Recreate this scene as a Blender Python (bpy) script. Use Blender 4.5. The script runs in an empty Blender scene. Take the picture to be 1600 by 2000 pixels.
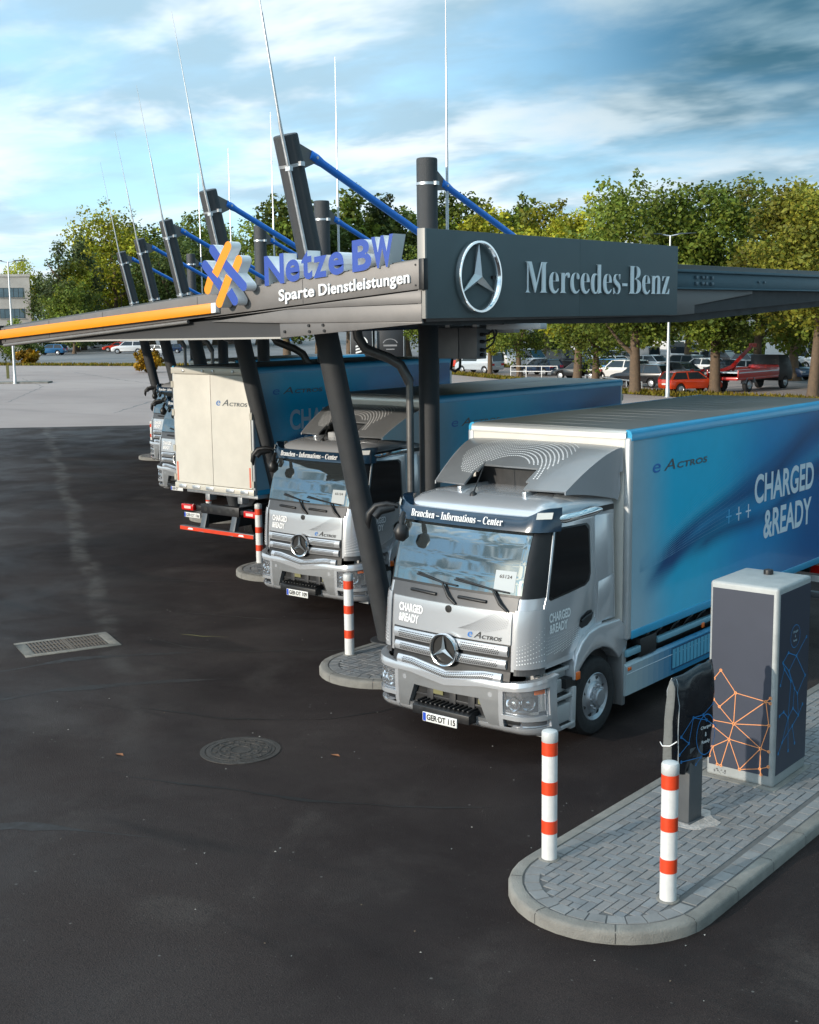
import bpy, bmesh, math, random
from math import sin, cos, pi, radians, sqrt, atan2, exp
from mathutils import Vector, Matrix
random.seed(7)
C = bpy.context.scene.collection
SC = bpy.context.scene

# ------------------------------------------------------------------ camera
CAM_H, YAW, PITCH, ROLL, FPX = 5.3105, 0.6883, 0.1530, -0.0128, 2474.4
def make_camera():
    cd = bpy.data.cameras.new('camera'); co = bpy.data.objects.new('camera', cd); C.objects.link(co)
    cd.sensor_fit = 'VERTICAL'; cd.sensor_height = 36.0; cd.sensor_width = 36.0
    cd.lens = FPX/2000*36.0; cd.clip_start = .1; cd.clip_end = 3000
    r = Vector((cos(YAW), sin(YAW), 0)); f0 = Vector((-sin(YAW), cos(YAW), 0)); z = Vector((0, 0, 1))
    c, s = cos(PITCH), sin(PITCH)
    fwd = f0*c - z*s; up = z*c + f0*s
    cr, sr = cos(ROLL), sin(ROLL)
    R = r*cr + up*sr; U = up*cr - r*sr
    m = Matrix((R, U, -fwd)).transposed().to_4x4(); m.translation = (0, 0, CAM_H)
    co.matrix_world = m; SC.camera = co
make_camera()

# ------------------------------------------------------------------ light
SUN_EL = radians(14.0); SUN_DX, SUN_DY = -0.23, -0.973        # horizontal direction towards the sun
def make_light():
    L = bpy.data.lights.new('sun', 'SUN'); L.energy = 3.1; L.angle = radians(.6); L.color = (1, .90, .77)
    o = bpy.data.objects.new('sun', L); C.objects.link(o)
    d = Vector((SUN_DX*cos(SUN_EL), SUN_DY*cos(SUN_EL), sin(SUN_EL)))
    o.rotation_euler = d.to_track_quat('Z', 'Y').to_euler(); o.location = (-30, -60, 40)
make_light()
SKY_STRENGTH = .15
def make_world():
    w = bpy.data.worlds.new('World'); SC.world = w; w.use_nodes = True
    nt = w.node_tree; N = nt.nodes; K = nt.links; N.clear()
    def n(t, **kw):
        q = N.new(t)
        for k, v in kw.items(): setattr(q, k, v)
        return q
    out = n('ShaderNodeOutputWorld'); bg = n('ShaderNodeBackground'); K.new(bg.outputs[0], out.inputs[0])
    bg.inputs[1].default_value = SKY_STRENGTH
    sky = n('ShaderNodeTexSky', sky_type='NISHITA', sun_disc=False, sun_elevation=SUN_EL, sun_rotation=atan2(SUN_DX, SUN_DY), air_density=1.0, dust_density=.6, ozone_density=3.0)
    tc = n('ShaderNodeTexCoord'); sep = n('ShaderNodeSeparateXYZ'); K.new(tc.outputs['Generated'], sep.inputs[0])
    def math_(op, a, b=None, clamp=False):
        q = n('ShaderNodeMath', operation=op); q.use_clamp = clamp
        for i, v in enumerate((a, b)):
            if v is None: continue
            if isinstance(v, (int, float)): q.inputs[i].default_value = v
            else: K.new(v, q.inputs[i])
        return q.outputs[0]
    zc = math_('MAXIMUM', sep.outputs[2], 0.0); zz = math_('ADD', zc, .16)
    px = math_('DIVIDE', sep.outputs[0], zz); py = math_('DIVIDE', sep.outputs[1], zz)
    cb = n('ShaderNodeCombineXYZ'); K.new(px, cb.inputs[0]); K.new(py, cb.inputs[1])
    mp = n('ShaderNodeMapping'); K.new(cb.outputs[0], mp.inputs[0])
    mp.inputs['Rotation'].default_value = (0, 0, radians(-28)); mp.inputs['Scale'].default_value = (.95, 1.25, 1); mp.inputs['Location'].default_value = (2.3, 1.1, 0)
    def noise(scale, det, rough, dist, vec=mp.outputs[0]):
        q = n('ShaderNodeTexNoise'); q.inputs['Scale'].default_value = scale; q.inputs['Detail'].default_value = det
        q.inputs['Roughness'].default_value = rough; q.inputs['Distortion'].default_value = dist; K.new(vec, q.inputs['Vector']); return q.outputs[0]
    def ramp(v, a, b, c0=0, c1=1):
        q = n('ShaderNodeMapRange', interpolation_type='SMOOTHSTEP'); K.new(v, q.inputs[0])
        q.inputs[1].default_value = a; q.inputs[2].default_value = b; q.inputs[3].default_value = c0; q.inputs[4].default_value = c1; return q.outputs[0]
    big = noise(1.25, 7, .50, .2); fine = noise(3.4, 8, .6, .5); dark = noise(1.7, 5, .55, .2)
    fw = math_('ADD', math_('MULTIPLY', sep.outputs[0], -sin(YAW)), math_('MULTIPLY', sep.outputs[1], cos(YAW)))
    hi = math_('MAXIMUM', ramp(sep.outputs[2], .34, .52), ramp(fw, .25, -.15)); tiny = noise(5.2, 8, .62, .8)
    cov = math_('ADD', math_('MULTIPLY', big, .80), math_('MULTIPLY', fine, .20))
    covh = math_('ADD', math_('MULTIPLY', fine, .45), math_('MULTIPLY', tiny, .55))
    cov = math_('ADD', math_('MULTIPLY', cov, math_('SUBTRACT', 1.0, hi)), math_('MULTIPLY', covh, hi))
    # bearing of the darker, deeper-blue part of the sky (to the right of the view)
    bx, by = cos(YAW), sin(YAW)
    side = math_('ADD', math_('MULTIPLY', sep.outputs[0], bx), math_('MULTIPLY', sep.outputs[1], by))
    rt = ramp(side, -.04, .27); up = ramp(sep.outputs[2], .03, .20)
    deep = math_('MULTIPLY', rt, up)
    mask = math_('ADD', math_('MULTIPLY', ramp(cov, .35, .58), math_('SUBTRACT', 1.0, hi)), math_('MULTIPLY', ramp(cov, .465, .535), hi))
    def mix(f, a, b, mode='MIX'):
        q = n('ShaderNodeMix', data_type='RGBA', blend_type=mode)
        if isinstance(f, (int, float)): q.inputs[0].default_value = f
        else: K.new(f, q.inputs[0])
        for i, v in ((6, a), (7, b)):
            if isinstance(v, tuple): q.inputs[i].default_value = v
            else: K.new(v, q.inputs[i])
        return q.outputs[2]
    clear = mix(1.0, sky.outputs[0], (1.05, 1.75, 2.15, 1), 'MULTIPLY')
    clear = mix(.66, clear, (3.4, 4.95, 5.8, 1))
    clear = mix(deep, clear, (.14, .85, 1.5, 1))
    white = mix(deep, (5.5, 6.1, 6.5, 1), (1.9, 2.9, 3.4, 1))
    grey = mix(deep, (2.6, 3.9, 4.8, 1), (.32, .98, 1.45, 1))
    dk = math_('ADD', math_('MULTIPLY', ramp(dark, .40, .58), math_('SUBTRACT', 1.0, hi)), math_('MULTIPLY', ramp(noise(5.5, 7, .6, .7), .43, .58), hi))
    cl = mix(dk, white, mix(hi, grey, (1.5, 2.2, 2.6, 1)))
    hz = math_('MULTIPLY', ramp(sep.outputs[2], .0, .13, .5, 0), math_('SUBTRACT', 1.0, math_('MULTIPLY', rt, .5)))
    col = mix(mask, clear, cl)
    col = mix(hz, col, (5.3, 6.3, 6.8, 1))
    lift = n('ShaderNodeVectorMath', operation='SCALE'); K.new(col, lift.inputs[0]); K.new(ramp(sep.outputs[2], .34, .62, 1.0, 2.1), lift.inputs['Scale']); col = lift.outputs[0]  # sky above the view is brightened artificially to add ambient fill
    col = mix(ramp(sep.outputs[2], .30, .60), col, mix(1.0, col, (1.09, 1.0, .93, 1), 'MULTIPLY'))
    # the bank of cloud lit from behind by the low sun
    sd = Vector((SUN_DX*cos(SUN_EL), SUN_DY*cos(SUN_EL), sin(SUN_EL)))
    dot = n('ShaderNodeVectorMath', operation='DOT_PRODUCT'); K.new(tc.outputs['Generated'], dot.inputs[0]); dot.inputs[1].default_value = sd
    glow = ramp(dot.outputs['Value'], .955, 1.0)
    col = mix(math_('MULTIPLY', glow, math_('ADD', math_('MULTIPLY', mask, .9), .1)), col, (26, 23, 19, 1))
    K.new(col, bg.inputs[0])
make_world()
SC.view_settings.view_transform = 'Standard'; SC.view_settings.look = 'None'; SC.view_settings.gamma = 1.0
SC.view_settings.exposure = 0.27
SC.cycles.max_bounces = 6; SC.cycles.diffuse_bounces = 3; SC.cycles.glossy_bounces = 3; SC.cycles.transparent_max_bounces = 6

# ------------------------------------------------------------------ materials
MATS = {}
def mat(name, col, rough=.5, metal=0.0, coat=0.0, var=0.0, vscale=8.0, bump=0.0, bscale=60.0, spec=.5, emit=None, attr=None, sub=0.0):
    if name in MATS: return MATS[name]
    m = bpy.data.materials.new(name); m.use_nodes = True; nt = m.node_tree; N = nt.nodes; K = nt.links
    b = N['Principled BSDF']
    b.inputs['Base Color'].default_value = (*col, 1); b.inputs['Roughness'].default_value = rough; b.inputs['Metallic'].default_value = metal
    b.inputs['Coat Weight'].default_value = coat; b.inputs['Coat Roughness'].default_value = .06
    b.inputs['Specular IOR Level'].default_value = spec
    src = None
    if attr:
        a = N.new('ShaderNodeAttribute'); a.attribute_name = attr; src = a.outputs['Color']
    if var > 0:
        tc = N.new('ShaderNodeTexCoord'); no = N.new('ShaderNodeTexNoise'); no.inputs['Scale'].default_value = vscale; no.inputs['Detail'].default_value = 6; no.inputs['Roughness'].default_value = .62
        K.new(tc.outputs['Object'], no.inputs['Vector'])
        mr = N.new('ShaderNodeMapRange'); K.new(no.outputs[0], mr.inputs[0]); mr.inputs[1].default_value = .3; mr.inputs[2].default_value = .7; mr.inputs[3].default_value = 1-var; mr.inputs[4].default_value = 1+var
        mx = N.new('ShaderNodeMix'); mx.data_type = 'RGBA'; mx.blend_type = 'MULTIPLY'; mx.inputs[0].default_value = 1
        if src: K.new(src, mx.inputs[6])
        else: mx.inputs[6].default_value = (*col, 1)
        K.new(mr.outputs[0], mx.inputs[7]); src = mx.outputs[2]
        mr2 = N.new('ShaderNodeMapRange'); K.new(no.outputs[0], mr2.inputs[0]); mr2.inputs[1].default_value = .3; mr2.inputs[2].default_value = .7; mr2.inputs[3].default_value = max(.02, rough*(1-var*.8)); mr2.inputs[4].default_value = min(1, rough*(1+var*.8))
        K.new(mr2.outputs[0], b.inputs['Roughness'])
    if src: K.new(src, b.inputs['Base Color'])
    if bump > 0:
        tc2 = N.new('ShaderNodeTexCoord'); n2 = N.new('ShaderNodeTexNoise'); n2.inputs['Scale'].default_value = bscale; n2.inputs['Detail'].default_value = 5
        K.new(tc2.outputs['Object'], n2.inputs['Vector']); bp = N.new('ShaderNodeBump'); bp.inputs['Strength'].default_value = bump; bp.inputs['Distance'].default_value = .02
        K.new(n2.outputs[0], bp.inputs['Height']); K.new(bp.outputs[0], b.inputs['Normal'])
    if emit: b.inputs['Emission Color'].default_value = (*emit[:3], 1); b.inputs['Emission Strength'].default_value = emit[3]
    MATS[name] = m; return m

SILVER = mat('silver paint', (.57, .58, .60), .24, .52, .9, .015, 3)
SILVERD = mat('dark silver paint', (.27, .275, .28), .38, .5, .3, .06, 3)
WHITEP = mat('white box panel', (.66, .63, .57), .42, 0, .1, .07, 2.2)
NAVY = mat('dark navy visor', (.012, .03, .055), .18, 0, .6, .1, 4)
BLACKP = mat('black plastic', (.012, .012, .013), .45, 0, 0, .2, 9)
BANDG = mat('charcoal band', (.075, .075, .078), .42, .2, .2, .1, 5)
RUBBER = mat('tyre rubber', (.014, .014, .015), .75, 0, 0, .2, 12, .3, 90)
CHROME = mat('chrome', (.86, .87, .88), .12, 1)
ALU = mat('brushed aluminium', (.60, .61, .62), .33, .85, 0, .1, 5)
GALV = mat('galvanised steel', (.62, .64, .66), .38, .8, 0, .12, 14)
MAST = mat('anthracite mast paint', (.035, .037, .04), .55, 0, 0, .15, 5, .35, 320)
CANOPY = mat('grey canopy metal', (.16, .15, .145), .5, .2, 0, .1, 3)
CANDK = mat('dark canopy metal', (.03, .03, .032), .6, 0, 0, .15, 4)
STAYB = mat('blue stay paint', (.025, .25, .90), .35, 0, .3, .08, 6)
SIGNP = mat('petrol grey sign panel', (.088, .118, .125), .55, .0, 0, .06, 2, .15, 260)
WHITE = mat('white vinyl', (.80, .80, .80), .5, 0, 0, .03, 6)
PALE = mat('pale blue grey vinyl', (.66, .74, .80), .45)
SATIN = mat('satin steel lettering', (.84, .90, .92), .4, .0)
ORANGE = mat('orange acrylic', (.85, .27, .0), .4, 0, .2, .03, 3)
VIOLET = mat('violet blue acrylic', (.022, .065, .34), .4, 0, .2, .04, 3)
RETURNW = mat('white letter return', (.88, .89, .90), .5, 0, 0, .04, 4)
REDR = mat('red reflective', (.62, .045, .012), .38, 0, .3, .06, 9)
BOLLW = mat('white bollard paint', (.62, .61, .595), .5, 0, 0, .07, 14, .15, 120)
BOLLR = mat('red bollard foil', (.66, .055, .014), .4, 0, .2, .07, 14)
GLASSD = mat('dark side glass', (.006, .007, .008), .03, 0, 0, 0, spec=.8)
LAMPG = mat('lamp glass', (.55, .57, .6), .08, .8, .5)
LAMPDK = mat('lamp dark', (.22, .22, .23), .2, .6)
AMBER = mat('amber lens', (.75, .14, .01), .25, 0, .5)
TAILR = mat('red lens', (.55, .01, .008), .2, 0, .6)
EUB = mat('plate blue', (.01, .06, .45), .4)
PLATE = mat('plate white', (.72, .72, .70), .4)
INK = mat('black ink', (.01, .01, .01), .5)
BADGEB = mat('badge blue', (.01, .16, .5), .4)
KERB = mat('kerb concrete', (.20, .19, .17), .9, 0, 0, .32, 2.6, .5, 70)
KERBJ = mat('dark joint', (.06, .058, .055), .95)
PAVE = mat('paver concrete', (.3, .3, .3), .85, 0, 0, .14, 6, .4, 110, attr='col')
CABG = mat('cabinet slate foil', (.034, .041, .062), .45, 0, .05, .05, 3)
CABL = mat('cabinet light metal', (.36, .375, .37), .5, .2, 0, .1, 7, .2, 220)
ORL = mat('orange line foil', (.78, .30, .11), .5)
BLL = mat('blue line foil', (.02, .26, .60), .5)
BLB = mat('bright blue line foil', (.01, .18, .48), .5)
COVER = mat('black vinyl cover', (.010, .011, .014), .26, 0, .2, .1, 6, .3, 9)
COVERG = mat('grey fabric cover', (.13, .135, .13), .8, 0, 0, .1, 9, .4, 30)
BARK = mat('bark', (.13, .088, .055), .9, 0, 0, .3, 9, .8, 24)
IRON = mat('cast iron', (.065, .058, .053), .62, .4, 0, .3, 12, .5, 60)
GRASSM = mat('grass', (.16, .15, .03), .9, 0, 0, .4, 1.2, .9, 14)
ROOFG = mat('box roof foil', (.16, .165, .165), .34, 0, 0, .12, 1.1)
LOTM = None
def windscreen():
    m = bpy.data.materials.new('windscreen glass'); m.use_nodes = True; b = m.node_tree.nodes['Principled BSDF']
    b.inputs['Base Color'].default_value = (.215, .255, .27, 1); b.inputs['Metallic'].default_value = .9; b.inputs['Roughness'].default_value = .03
    return m
WSCREEN = windscreen()

# ------------------------------------------------------------------ mesh helper
class MB:
    def __init__(s): s.v = []; s.f = []; s.m = []; s.c = []; s.cur = 0; s.col = None
    def face(s, idx): s.f.append(idx); s.m.append(s.cur); s.c.append(s.col)
    def quad(s, *p):
        b = len(s.v); s.v += [tuple(q) for q in p]; s.face(list(range(b, b+len(p))))
    def box(s, x0, x1, y0, y1, z0, z1):
        b = len(s.v); s.v += [(x0,y0,z0),(x1,y0,z0),(x1,y1,z0),(x0,y1,z0),(x0,y0,z1),(x1,y0,z1),(x1,y1,z1),(x0,y1,z1)]
        for q in ((0,3,2,1),(4,5,6,7),(0,1,5,4),(1,2,6,5),(2,3,7,6),(3,0,4,7)): s.face([b+i for i in q])
    def prism(s, poly, axis, a, b, capa=True, capb=True):
        """polygon of 2-D points swept along axis x/y/z from a to b (polygon coords are the other two axes in order)"""
        def mk(p, t):
            return (t, p[0], p[1]) if axis == 'x' else (p[0], t, p[1]) if axis == 'y' else (p[0], p[1], t)
        k = len(poly); o = len(s.v)
        s.v += [mk(p, a) for p in poly] + [mk(p, b) for p in poly]
        for i in range(k): j = (i+1) % k; s.face([o+i, o+j, o+k+j, o+k+i])
        if capa: s.face([o+i for i in range(k)][::-1])
        if capb: s.face([o+k+i for i in range(k)])
    def tube(s, pts, r, n=10, caps=True):
        pts = [Vector(p) for p in pts]; rr = r if isinstance(r, (list, tuple)) else [r]*len(pts)
        o = len(s.v); prev = None
        for i, p in enumerate(pts):
            t = (pts[min(i+1, len(pts)-1)] - pts[max(i-1, 0)]).normalized()
            if prev is None:
                a = Vector((0,0,1)) if abs(t.z) < .9 else Vector((1,0,0)); u = t.cross(a).normalized()
            else: u = (prev - t*prev.dot(t)).normalized()
            prev = u; w = t.cross(u)
            for k in range(n):
                a = 2*pi*k/n; s.v.append(tuple(p + (u*cos(a) + w*sin(a))*rr[i]))
        for i in range(len(pts)-1):
            for k in range(n):
                k2 = (k+1) % n; s.face([o+i*n+k, o+i*n+k2, o+(i+1)*n+k2, o+(i+1)*n+k])
        if caps:
            s.face([o+k for k in range(n)][::-1]); e = o+(len(pts)-1)*n; s.face([e+k for k in range(n)])
    def lathe(s, prof, n=32, axis='z', c=(0,0,0)):
        """prof: (radius, height) list, revolved round axis through c"""
        o = len(s.v)
        for r, h in prof:
            for k in range(n):
                a = 2*pi*k/n; x, y = r*cos(a), r*sin(a)
                p = (x, y, h) if axis == 'z' else (h, x, y) if axis == 'x' else (x, h, y)
                s.v.append((p[0]+c[0], p[1]+c[1], p[2]+c[2]))
        for i in range(len(prof)-1):
            for k in range(n):
                k2 = (k+1) % n; s.face([o+i*n+k, o+i*n+k2, o+(i+1)*n+k2, o+(i+1)*n+k])
    def grid(s, fn, nu, nv, skip=None):
        o = len(s.v)
        for j in range(nv+1):
            for i in range(nu+1): s.v.append(tuple(fn(i/nu, j/nv)))
        for j in range(nv):
            for i in range(nu):
                if skip and skip((i+.5)/nu, (j+.5)/nv): continue
                a = o+j*(nu+1)+i; s.face([a, a+1, a+nu+2, a+nu+1])
    def disc(s, c, u, w, r, n=7):
        c, u, w = Vector(c), Vector(u), Vector(w); b = len(s.v)
        s.v += [tuple(c + u*(r*cos(2*pi*k/n)) + w*(r*sin(2*pi*k/n))) for k in range(n)]; s.face(list(range(b, b+n)))
    def build(s, name, mats, parent=None, smooth=None, bevel=0.0, segs=2, solid=0.0, merge=True):
        me = bpy.data.meshes.new(name); me.from_pydata(s.v, [], s.f)
        mats = mats if isinstance(mats, (list, tuple)) else [mats]
        for m in mats: me.materials.append(m)
        me.polygons.foreach_set('material_index', [min(i, len(mats)-1) for i in s.m])
        if any(c is not None for c in s.c):
            at = me.color_attributes.new('col', 'FLOAT_COLOR', 'CORNER')
            for p, c in zip(me.polygons, s.c):
                for li in p.loop_indices: at.data[li].color = (*(c or (1,1,1)), 1)
        if merge or bevel or solid:
            bm = bmesh.new(); bm.from_mesh(me)
            if merge: bmesh.ops.remove_doubles(bm, verts=bm.verts, dist=1e-5)
            bmesh.ops.recalc_face_normals(bm, faces=bm.faces)
            if solid: bmesh.ops.solidify(bm, geom=bm.faces[:], thickness=solid)
            if bevel:
                ed = [e for e in bm.edges if len(e.link_faces) == 2 and e.calc_face_angle(0) > radians(25)]
                bmesh.ops.bevel(bm, geom=ed, offset=bevel, segments=segs, affect='EDGES', profile=.5, clamp_overlap=True)
            bm.to_mesh(me); bm.free()
        if smooth is not None or bevel:
            me.polygons.foreach_set('use_smooth', [True]*len(me.polygons)); me.set_sharp_from_angle(angle=radians(smooth if smooth else 35))
        o = bpy.data.objects.new(name, me); C.objects.link(o)
        if parent: o.parent = parent
        return o

def tag(o, label=None, cat=None, group=None, kind=None):
    if label: o['label'] = label
    if cat: o['category'] = cat
    if group: o['group'] = group
    if kind: o['kind'] = kind
    return o
def empty(name, loc=(0,0,0), rz=0, label=None, cat=None, group=None, kind=None):
    o = bpy.data.objects.new(name, None); C.objects.link(o); o.location = loc; o.rotation_euler = (0, 0, rz); o.empty_display_size = .2
    return tag(o, label, cat, group, kind)
def copy_tree(o, parent=None):
    c = o.copy(); C.objects.link(c); c.parent = parent
    for ch in list(o.children): copy_tree(ch, c)
    return c
def find(o, name):
    for ch in o.children_recursive:
        if ch.name.split('.')[0] == name: return ch

# lettering: outlines from Blender's own built-in font, turned into mesh
def serif(t): return ''.join(chr(0x1D400+ord(c)-65) if 'A' <= c <= 'Z' else chr(0x1D41A+ord(c)-97) if 'a' <= c <= 'z' else c for c in t)
def text_geo(t, fat=0.0, depth=0.0, spacing=1.0):
    cu = bpy.data.curves.new('lettering', 'FONT'); cu.body = t; cu.size = 1; cu.offset = fat; cu.extrude = depth; cu.space_character = spacing; cu.resolution_u = 5
    o = bpy.data.objects.new('lettering', cu); C.objects.link(o); bpy.context.view_layer.update()
    me = bpy.data.meshes.new_from_object(o.evaluated_get(bpy.context.evaluated_depsgraph_get()))
    bpy.data.objects.remove(o); bpy.data.curves.remove(cu)
    vs = [v.co.copy() for v in me.vertices]; fs = [list(p.vertices) for p in me.polygons]; nz = [p.normal.z for p in me.polygons]
    bpy.data.meshes.remove(me); return vs, fs, nz
def text_on(mb, t, o, u, v, width, height, fat=0.0, depth=0.0, off=.004, shear=0.0, spacing=1.0, front=None, side=None):
    """lay text in the box starting at o, along u, up v, fitted to width x height; stands off along u x v"""
    vs, fs, nz = text_geo(t, fat, .5 if depth else 0, spacing)
    x0 = min(p.x for p in vs); x1 = max(p.x for p in vs); y0 = min(p.y for p in vs); y1 = max(p.y for p in vs)
    o, u, v = Vector(o), Vector(u).normalized(), Vector(v).normalized(); nn = u.cross(v).normalized(); b = len(mb.v)
    for p in vs:
        a = (p.x-x0)/(x1-x0)*width; h = (p.y-y0)/(y1-y0)*height
        q = o + u*(a + shear*h) + v*h + nn*(off + ((p.z+.5)*depth if depth else 0))
        mb.v.append(tuple(q))
    for f, z in zip(fs, nz):
        if front is not None: mb.cur = front if z > .5 else side
        mb.face([b+i for i in f])

# ------------------------------------------------------------------ ground
S = Vector((-6.5744, 4.4199, 0))                     # step from bay to bay
def ground_material(kind):
    m = bpy.data.materials.new(kind); m.use_nodes = True; nt = m.node_tree; N = nt.nodes; K = nt.links; b = N['Principled BSDF']
    tc = N.new('ShaderNodeTexCoord')
    def noise(scale, det=6, rough=.6, dist=0, sc=None):
        q = N.new('ShaderNodeTexNoise'); q.inputs['Scale'].default_value = scale; q.inputs['Detail'].default_value = det; q.inputs['Roughness'].default_value = rough; q.inputs['Distortion'].default_value = dist
        if sc:
            mp = N.new('ShaderNodeMapping'); mp.inputs['Scale'].default_value = sc[:3]; mp.inputs['Rotation'].default_value = (0, 0, sc[3]); K.new(tc.outputs['Object'], mp.inputs[0]); K.new(mp.outputs[0], q.inputs['Vector'])
        else: K.new(tc.outputs['Object'], q.inputs['Vector'])
        return q.outputs[0]
    def ramp(v, a, bb, c, d):
        q = N.new('ShaderNodeMapRange'); q.interpolation_type = 'SMOOTHSTEP'; K.new(v, q.inputs[0])
        for i, x in enumerate((a, bb, c, d)): q.inputs[i+1].default_value = x
        return q.outputs[0]
    def mix(f, a, c, mode='MIX'):
        q = N.new('ShaderNodeMix'); q.data_type = 'RGBA'; q.blend_type = mode
        if isinstance(f, (int, float)): q.inputs[0].default_value = f
        else: K.new(f, q.inputs[0])
        for i, v in ((6, a), (7, c)):
            if isinstance(v, tuple): q.inputs[i].default_value = (*v, 1)
            else: K.new(v, q.inputs[i])
        return q.outputs[2]
    if kind == 'dark asphalt':
        col = mix(ramp(noise(.16, 5, .6, .6), .34, .62, 0, 1), (.0185, .0125, .0118), (.041, .0310, .0285))
        col = mix(ramp(noise(.55, 6, .65, .4, (1, 1, 1, .6)), .50, .76, 0, .45), col, (.080, .067, .060))          # dusty patches
        col = mix(ramp(noise(.8, 4, .5, .8, (.22, 1.4, 1, radians(33))), .56, .72, 0, .5), col, (.010, .009, .0095))  # damp streaks across the lane
        col = mix(ramp(noise(34, 3, .75), .66, .72, 0, .9), col, (.16, .148, .138))                             # stones in the binder
        vo = N.new('ShaderNodeTexVoronoi'); vo.inputs['Scale'].default_value = 8.0; K.new(tc.outputs['Object'], vo.inputs['Vector'])
        gr = N.new('ShaderNodeMapRange'); K.new(noise(95, 2, .7), gr.inputs[0])
        for i, x in enumerate((.3, .7, .35, 1.65)): gr.inputs[i+1].default_value = x
        col = mix(1.0, col, gr.outputs[0], 'MULTIPLY')
        speck = N.new('ShaderNodeMath'); speck.operation = 'MULTIPLY'; K.new(ramp(vo.outputs['Distance'], .08, .13, 1, 0), speck.inputs[0]); K.new(ramp(noise(5.1, 2), .60, .66, 0, .7), speck.inputs[1])
        col = mix(speck.outputs[0], col, (.17, .16, .15))
        col = mix(ramp(noise(24, 3, .6), .35, .5, .35, 0), col, (.012, .011, .011))
        # pale lane seam running down the yard
        sp = N.new('ShaderNodeSeparateXYZ'); K.new(tc.outputs['Object'], sp.inputs[0])
        def M(op, a, b_):
            q = N.new('ShaderNodeMath'); q.operation = op
            for i, v in enumerate((a, b_)):
                if isinstance(v, (int, float)): q.inputs[i].default_value = v
                else: K.new(v, q.inputs[i])
            return q.outputs[0]
        dx, dy = Vector((30.0, -19.9)).normalized()
        dist = M('ADD', M('MULTIPLY', M('ADD', sp.outputs[0], 47.5), -dy), M('MULTIPLY', M('SUBTRACT', sp.outputs[1], 33.0), dx))
        dist = M('ABSOLUTE', M('ADD', dist, M('MULTIPLY', M('SUBTRACT', noise(.35, 3), .5), .9)), 0)
        along = M('SUBTRACT', M('MULTIPLY', M('ADD', sp.outputs[0], 47.5), dx), M('MULTIPLY', M('SUBTRACT', 33.0, sp.outputs[1]), dy))
        seam = M('MULTIPLY', M('MULTIPLY', ramp(dist, .04, .30, 1, 0), ramp(noise(1.3, 5, .7), .38, .62, .15, 1)), ramp(along, 30, 46, 1, 0))
        col = mix(M('MULTIPLY', seam, .75), col, (.10, .092, .084))
        K.new(col, b.inputs['Base Color']); K.new(ramp(noise(.5, 5, .6, .3), .35, .7, .55, .85), b.inputs['Roughness']); b.inputs['Specular IOR Level'].default_value = .13
        h = noise(55, 4, .7); st = .8; ds = .014
    elif kind == 'pale lot':
        col = mix(ramp(noise(.05, 6, .6, .5), .3, .7, 0, 1), (.28, .222, .203), (.37, .30, .272))
        col = mix(ramp(noise(.35, 5, .6, .6, (.25, 1.3, 1, radians(33))), .5, .75, 0, .55), col, (.20, .168, .155))
        col = mix(ramp(noise(20, 2, .5), .6, .72, 0, .3), col, (.42, .37, .34))
        K.new(col, b.inputs['Base Color']); b.inputs['Roughness'].default_value = .9; h = noise(30, 3, .6); st = .3; ds = .01
    else:
        col = mix(ramp(noise(.04, 6, .6, .5), .3, .7, 0, 1), (.14, .135, .135), (.21, .20, .195))
        col = mix(ramp(noise(.3, 5, .6, .6, (.2, 1.2, 1, radians(33))), .5, .75, 0, .5), col, (.11, .107, .107))
        K.new(col, b.inputs['Base Color']); b.inputs['Roughness'].default_value = .88; h = noise(20, 3, .6); st = .3; ds = .01
    bp = N.new('ShaderNodeBump'); bp.inputs['Strength'].default_value = st; bp.inputs['Distance'].default_value = ds; K.new(h, bp.inputs['Height']); K.new(bp.outputs[0], b.inputs['Normal'])
    return m
def sheet(name, poly, z, m, kind='structure'):
    mb = MB(); mb.quad(*[(x, y, z) for x, y in poly]); o = mb.build(name, m); return tag(o, kind=kind)
sheet('ground', [(-1600, -900), (900, -900), (900, 1600), (-1600, 1600)], -.03, ground_material('car park asphalt'))
A1, A2 = Vector((-56.646, 36.333)), Vector((-51.184, 41.715)); dA = (A2-A1).normalized()
P0 = A1 - dA*120; P1 = A1 + dA*55
sheet('lot', [(P0.x, P0.y), (P1.x, P1.y), (-60, 112), (-119, 99.6), (-142, 91), (-230, 58), (-260, -60)], -.015, ground_material('pale lot'))
sheet('asphalt', [(P0.x, P0.y), (60, -160), (120, 40), (-6, 70), (P1.x+1, P1.y+2), (P1.x, P1.y)], 0, ground_material('dark asphalt'))

def ribbon(mb, pts, w, z):
    """flat strip with uneven edge along a ground polyline"""
    pts = [Vector((p[0], p[1])) for p in pts]; L = []
    for i in range(len(pts)-1):
        n = max(2, int((pts[i+1]-pts[i]).length/.18))
        for k in range(n): L.append(pts[i].lerp(pts[i+1], k/n))
    L.append(pts[-1]); last = None; ph = random.uniform(0, 9)
    for i, p in enumerate(L):
        t = (L[min(i+1, len(L)-1)]-L[max(i-1, 0)]).normalized(); nn = Vector((-t.y, t.x))
        ww = w*(.55+.45*sin(i*.61+ph)*cos(i*.23))*random.uniform(.6, 1.25)*min(1, i/6+.1, (len(L)-1-i)/6+.1); p2 = p + nn*(.05*sin(i*.35+ph)+random.uniform(-.014, .014))
        a, b = p2-nn*ww/2, p2+nn*ww/2
        if last: mb.quad((last[0].x, last[0].y, z), (a.x, a.y, z), (b.x, b.y, z), (last[1].x, last[1].y, z))
        last = (a, b)
TARM = mat('damp crack', (.004, .0035, .0035), .6, 0, 0, .2, 9)
DUSTM = mat('pale seam dust', (.085, .078, .07), .9, 0, 0, .45, 2.5)
mb = MB()
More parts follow.
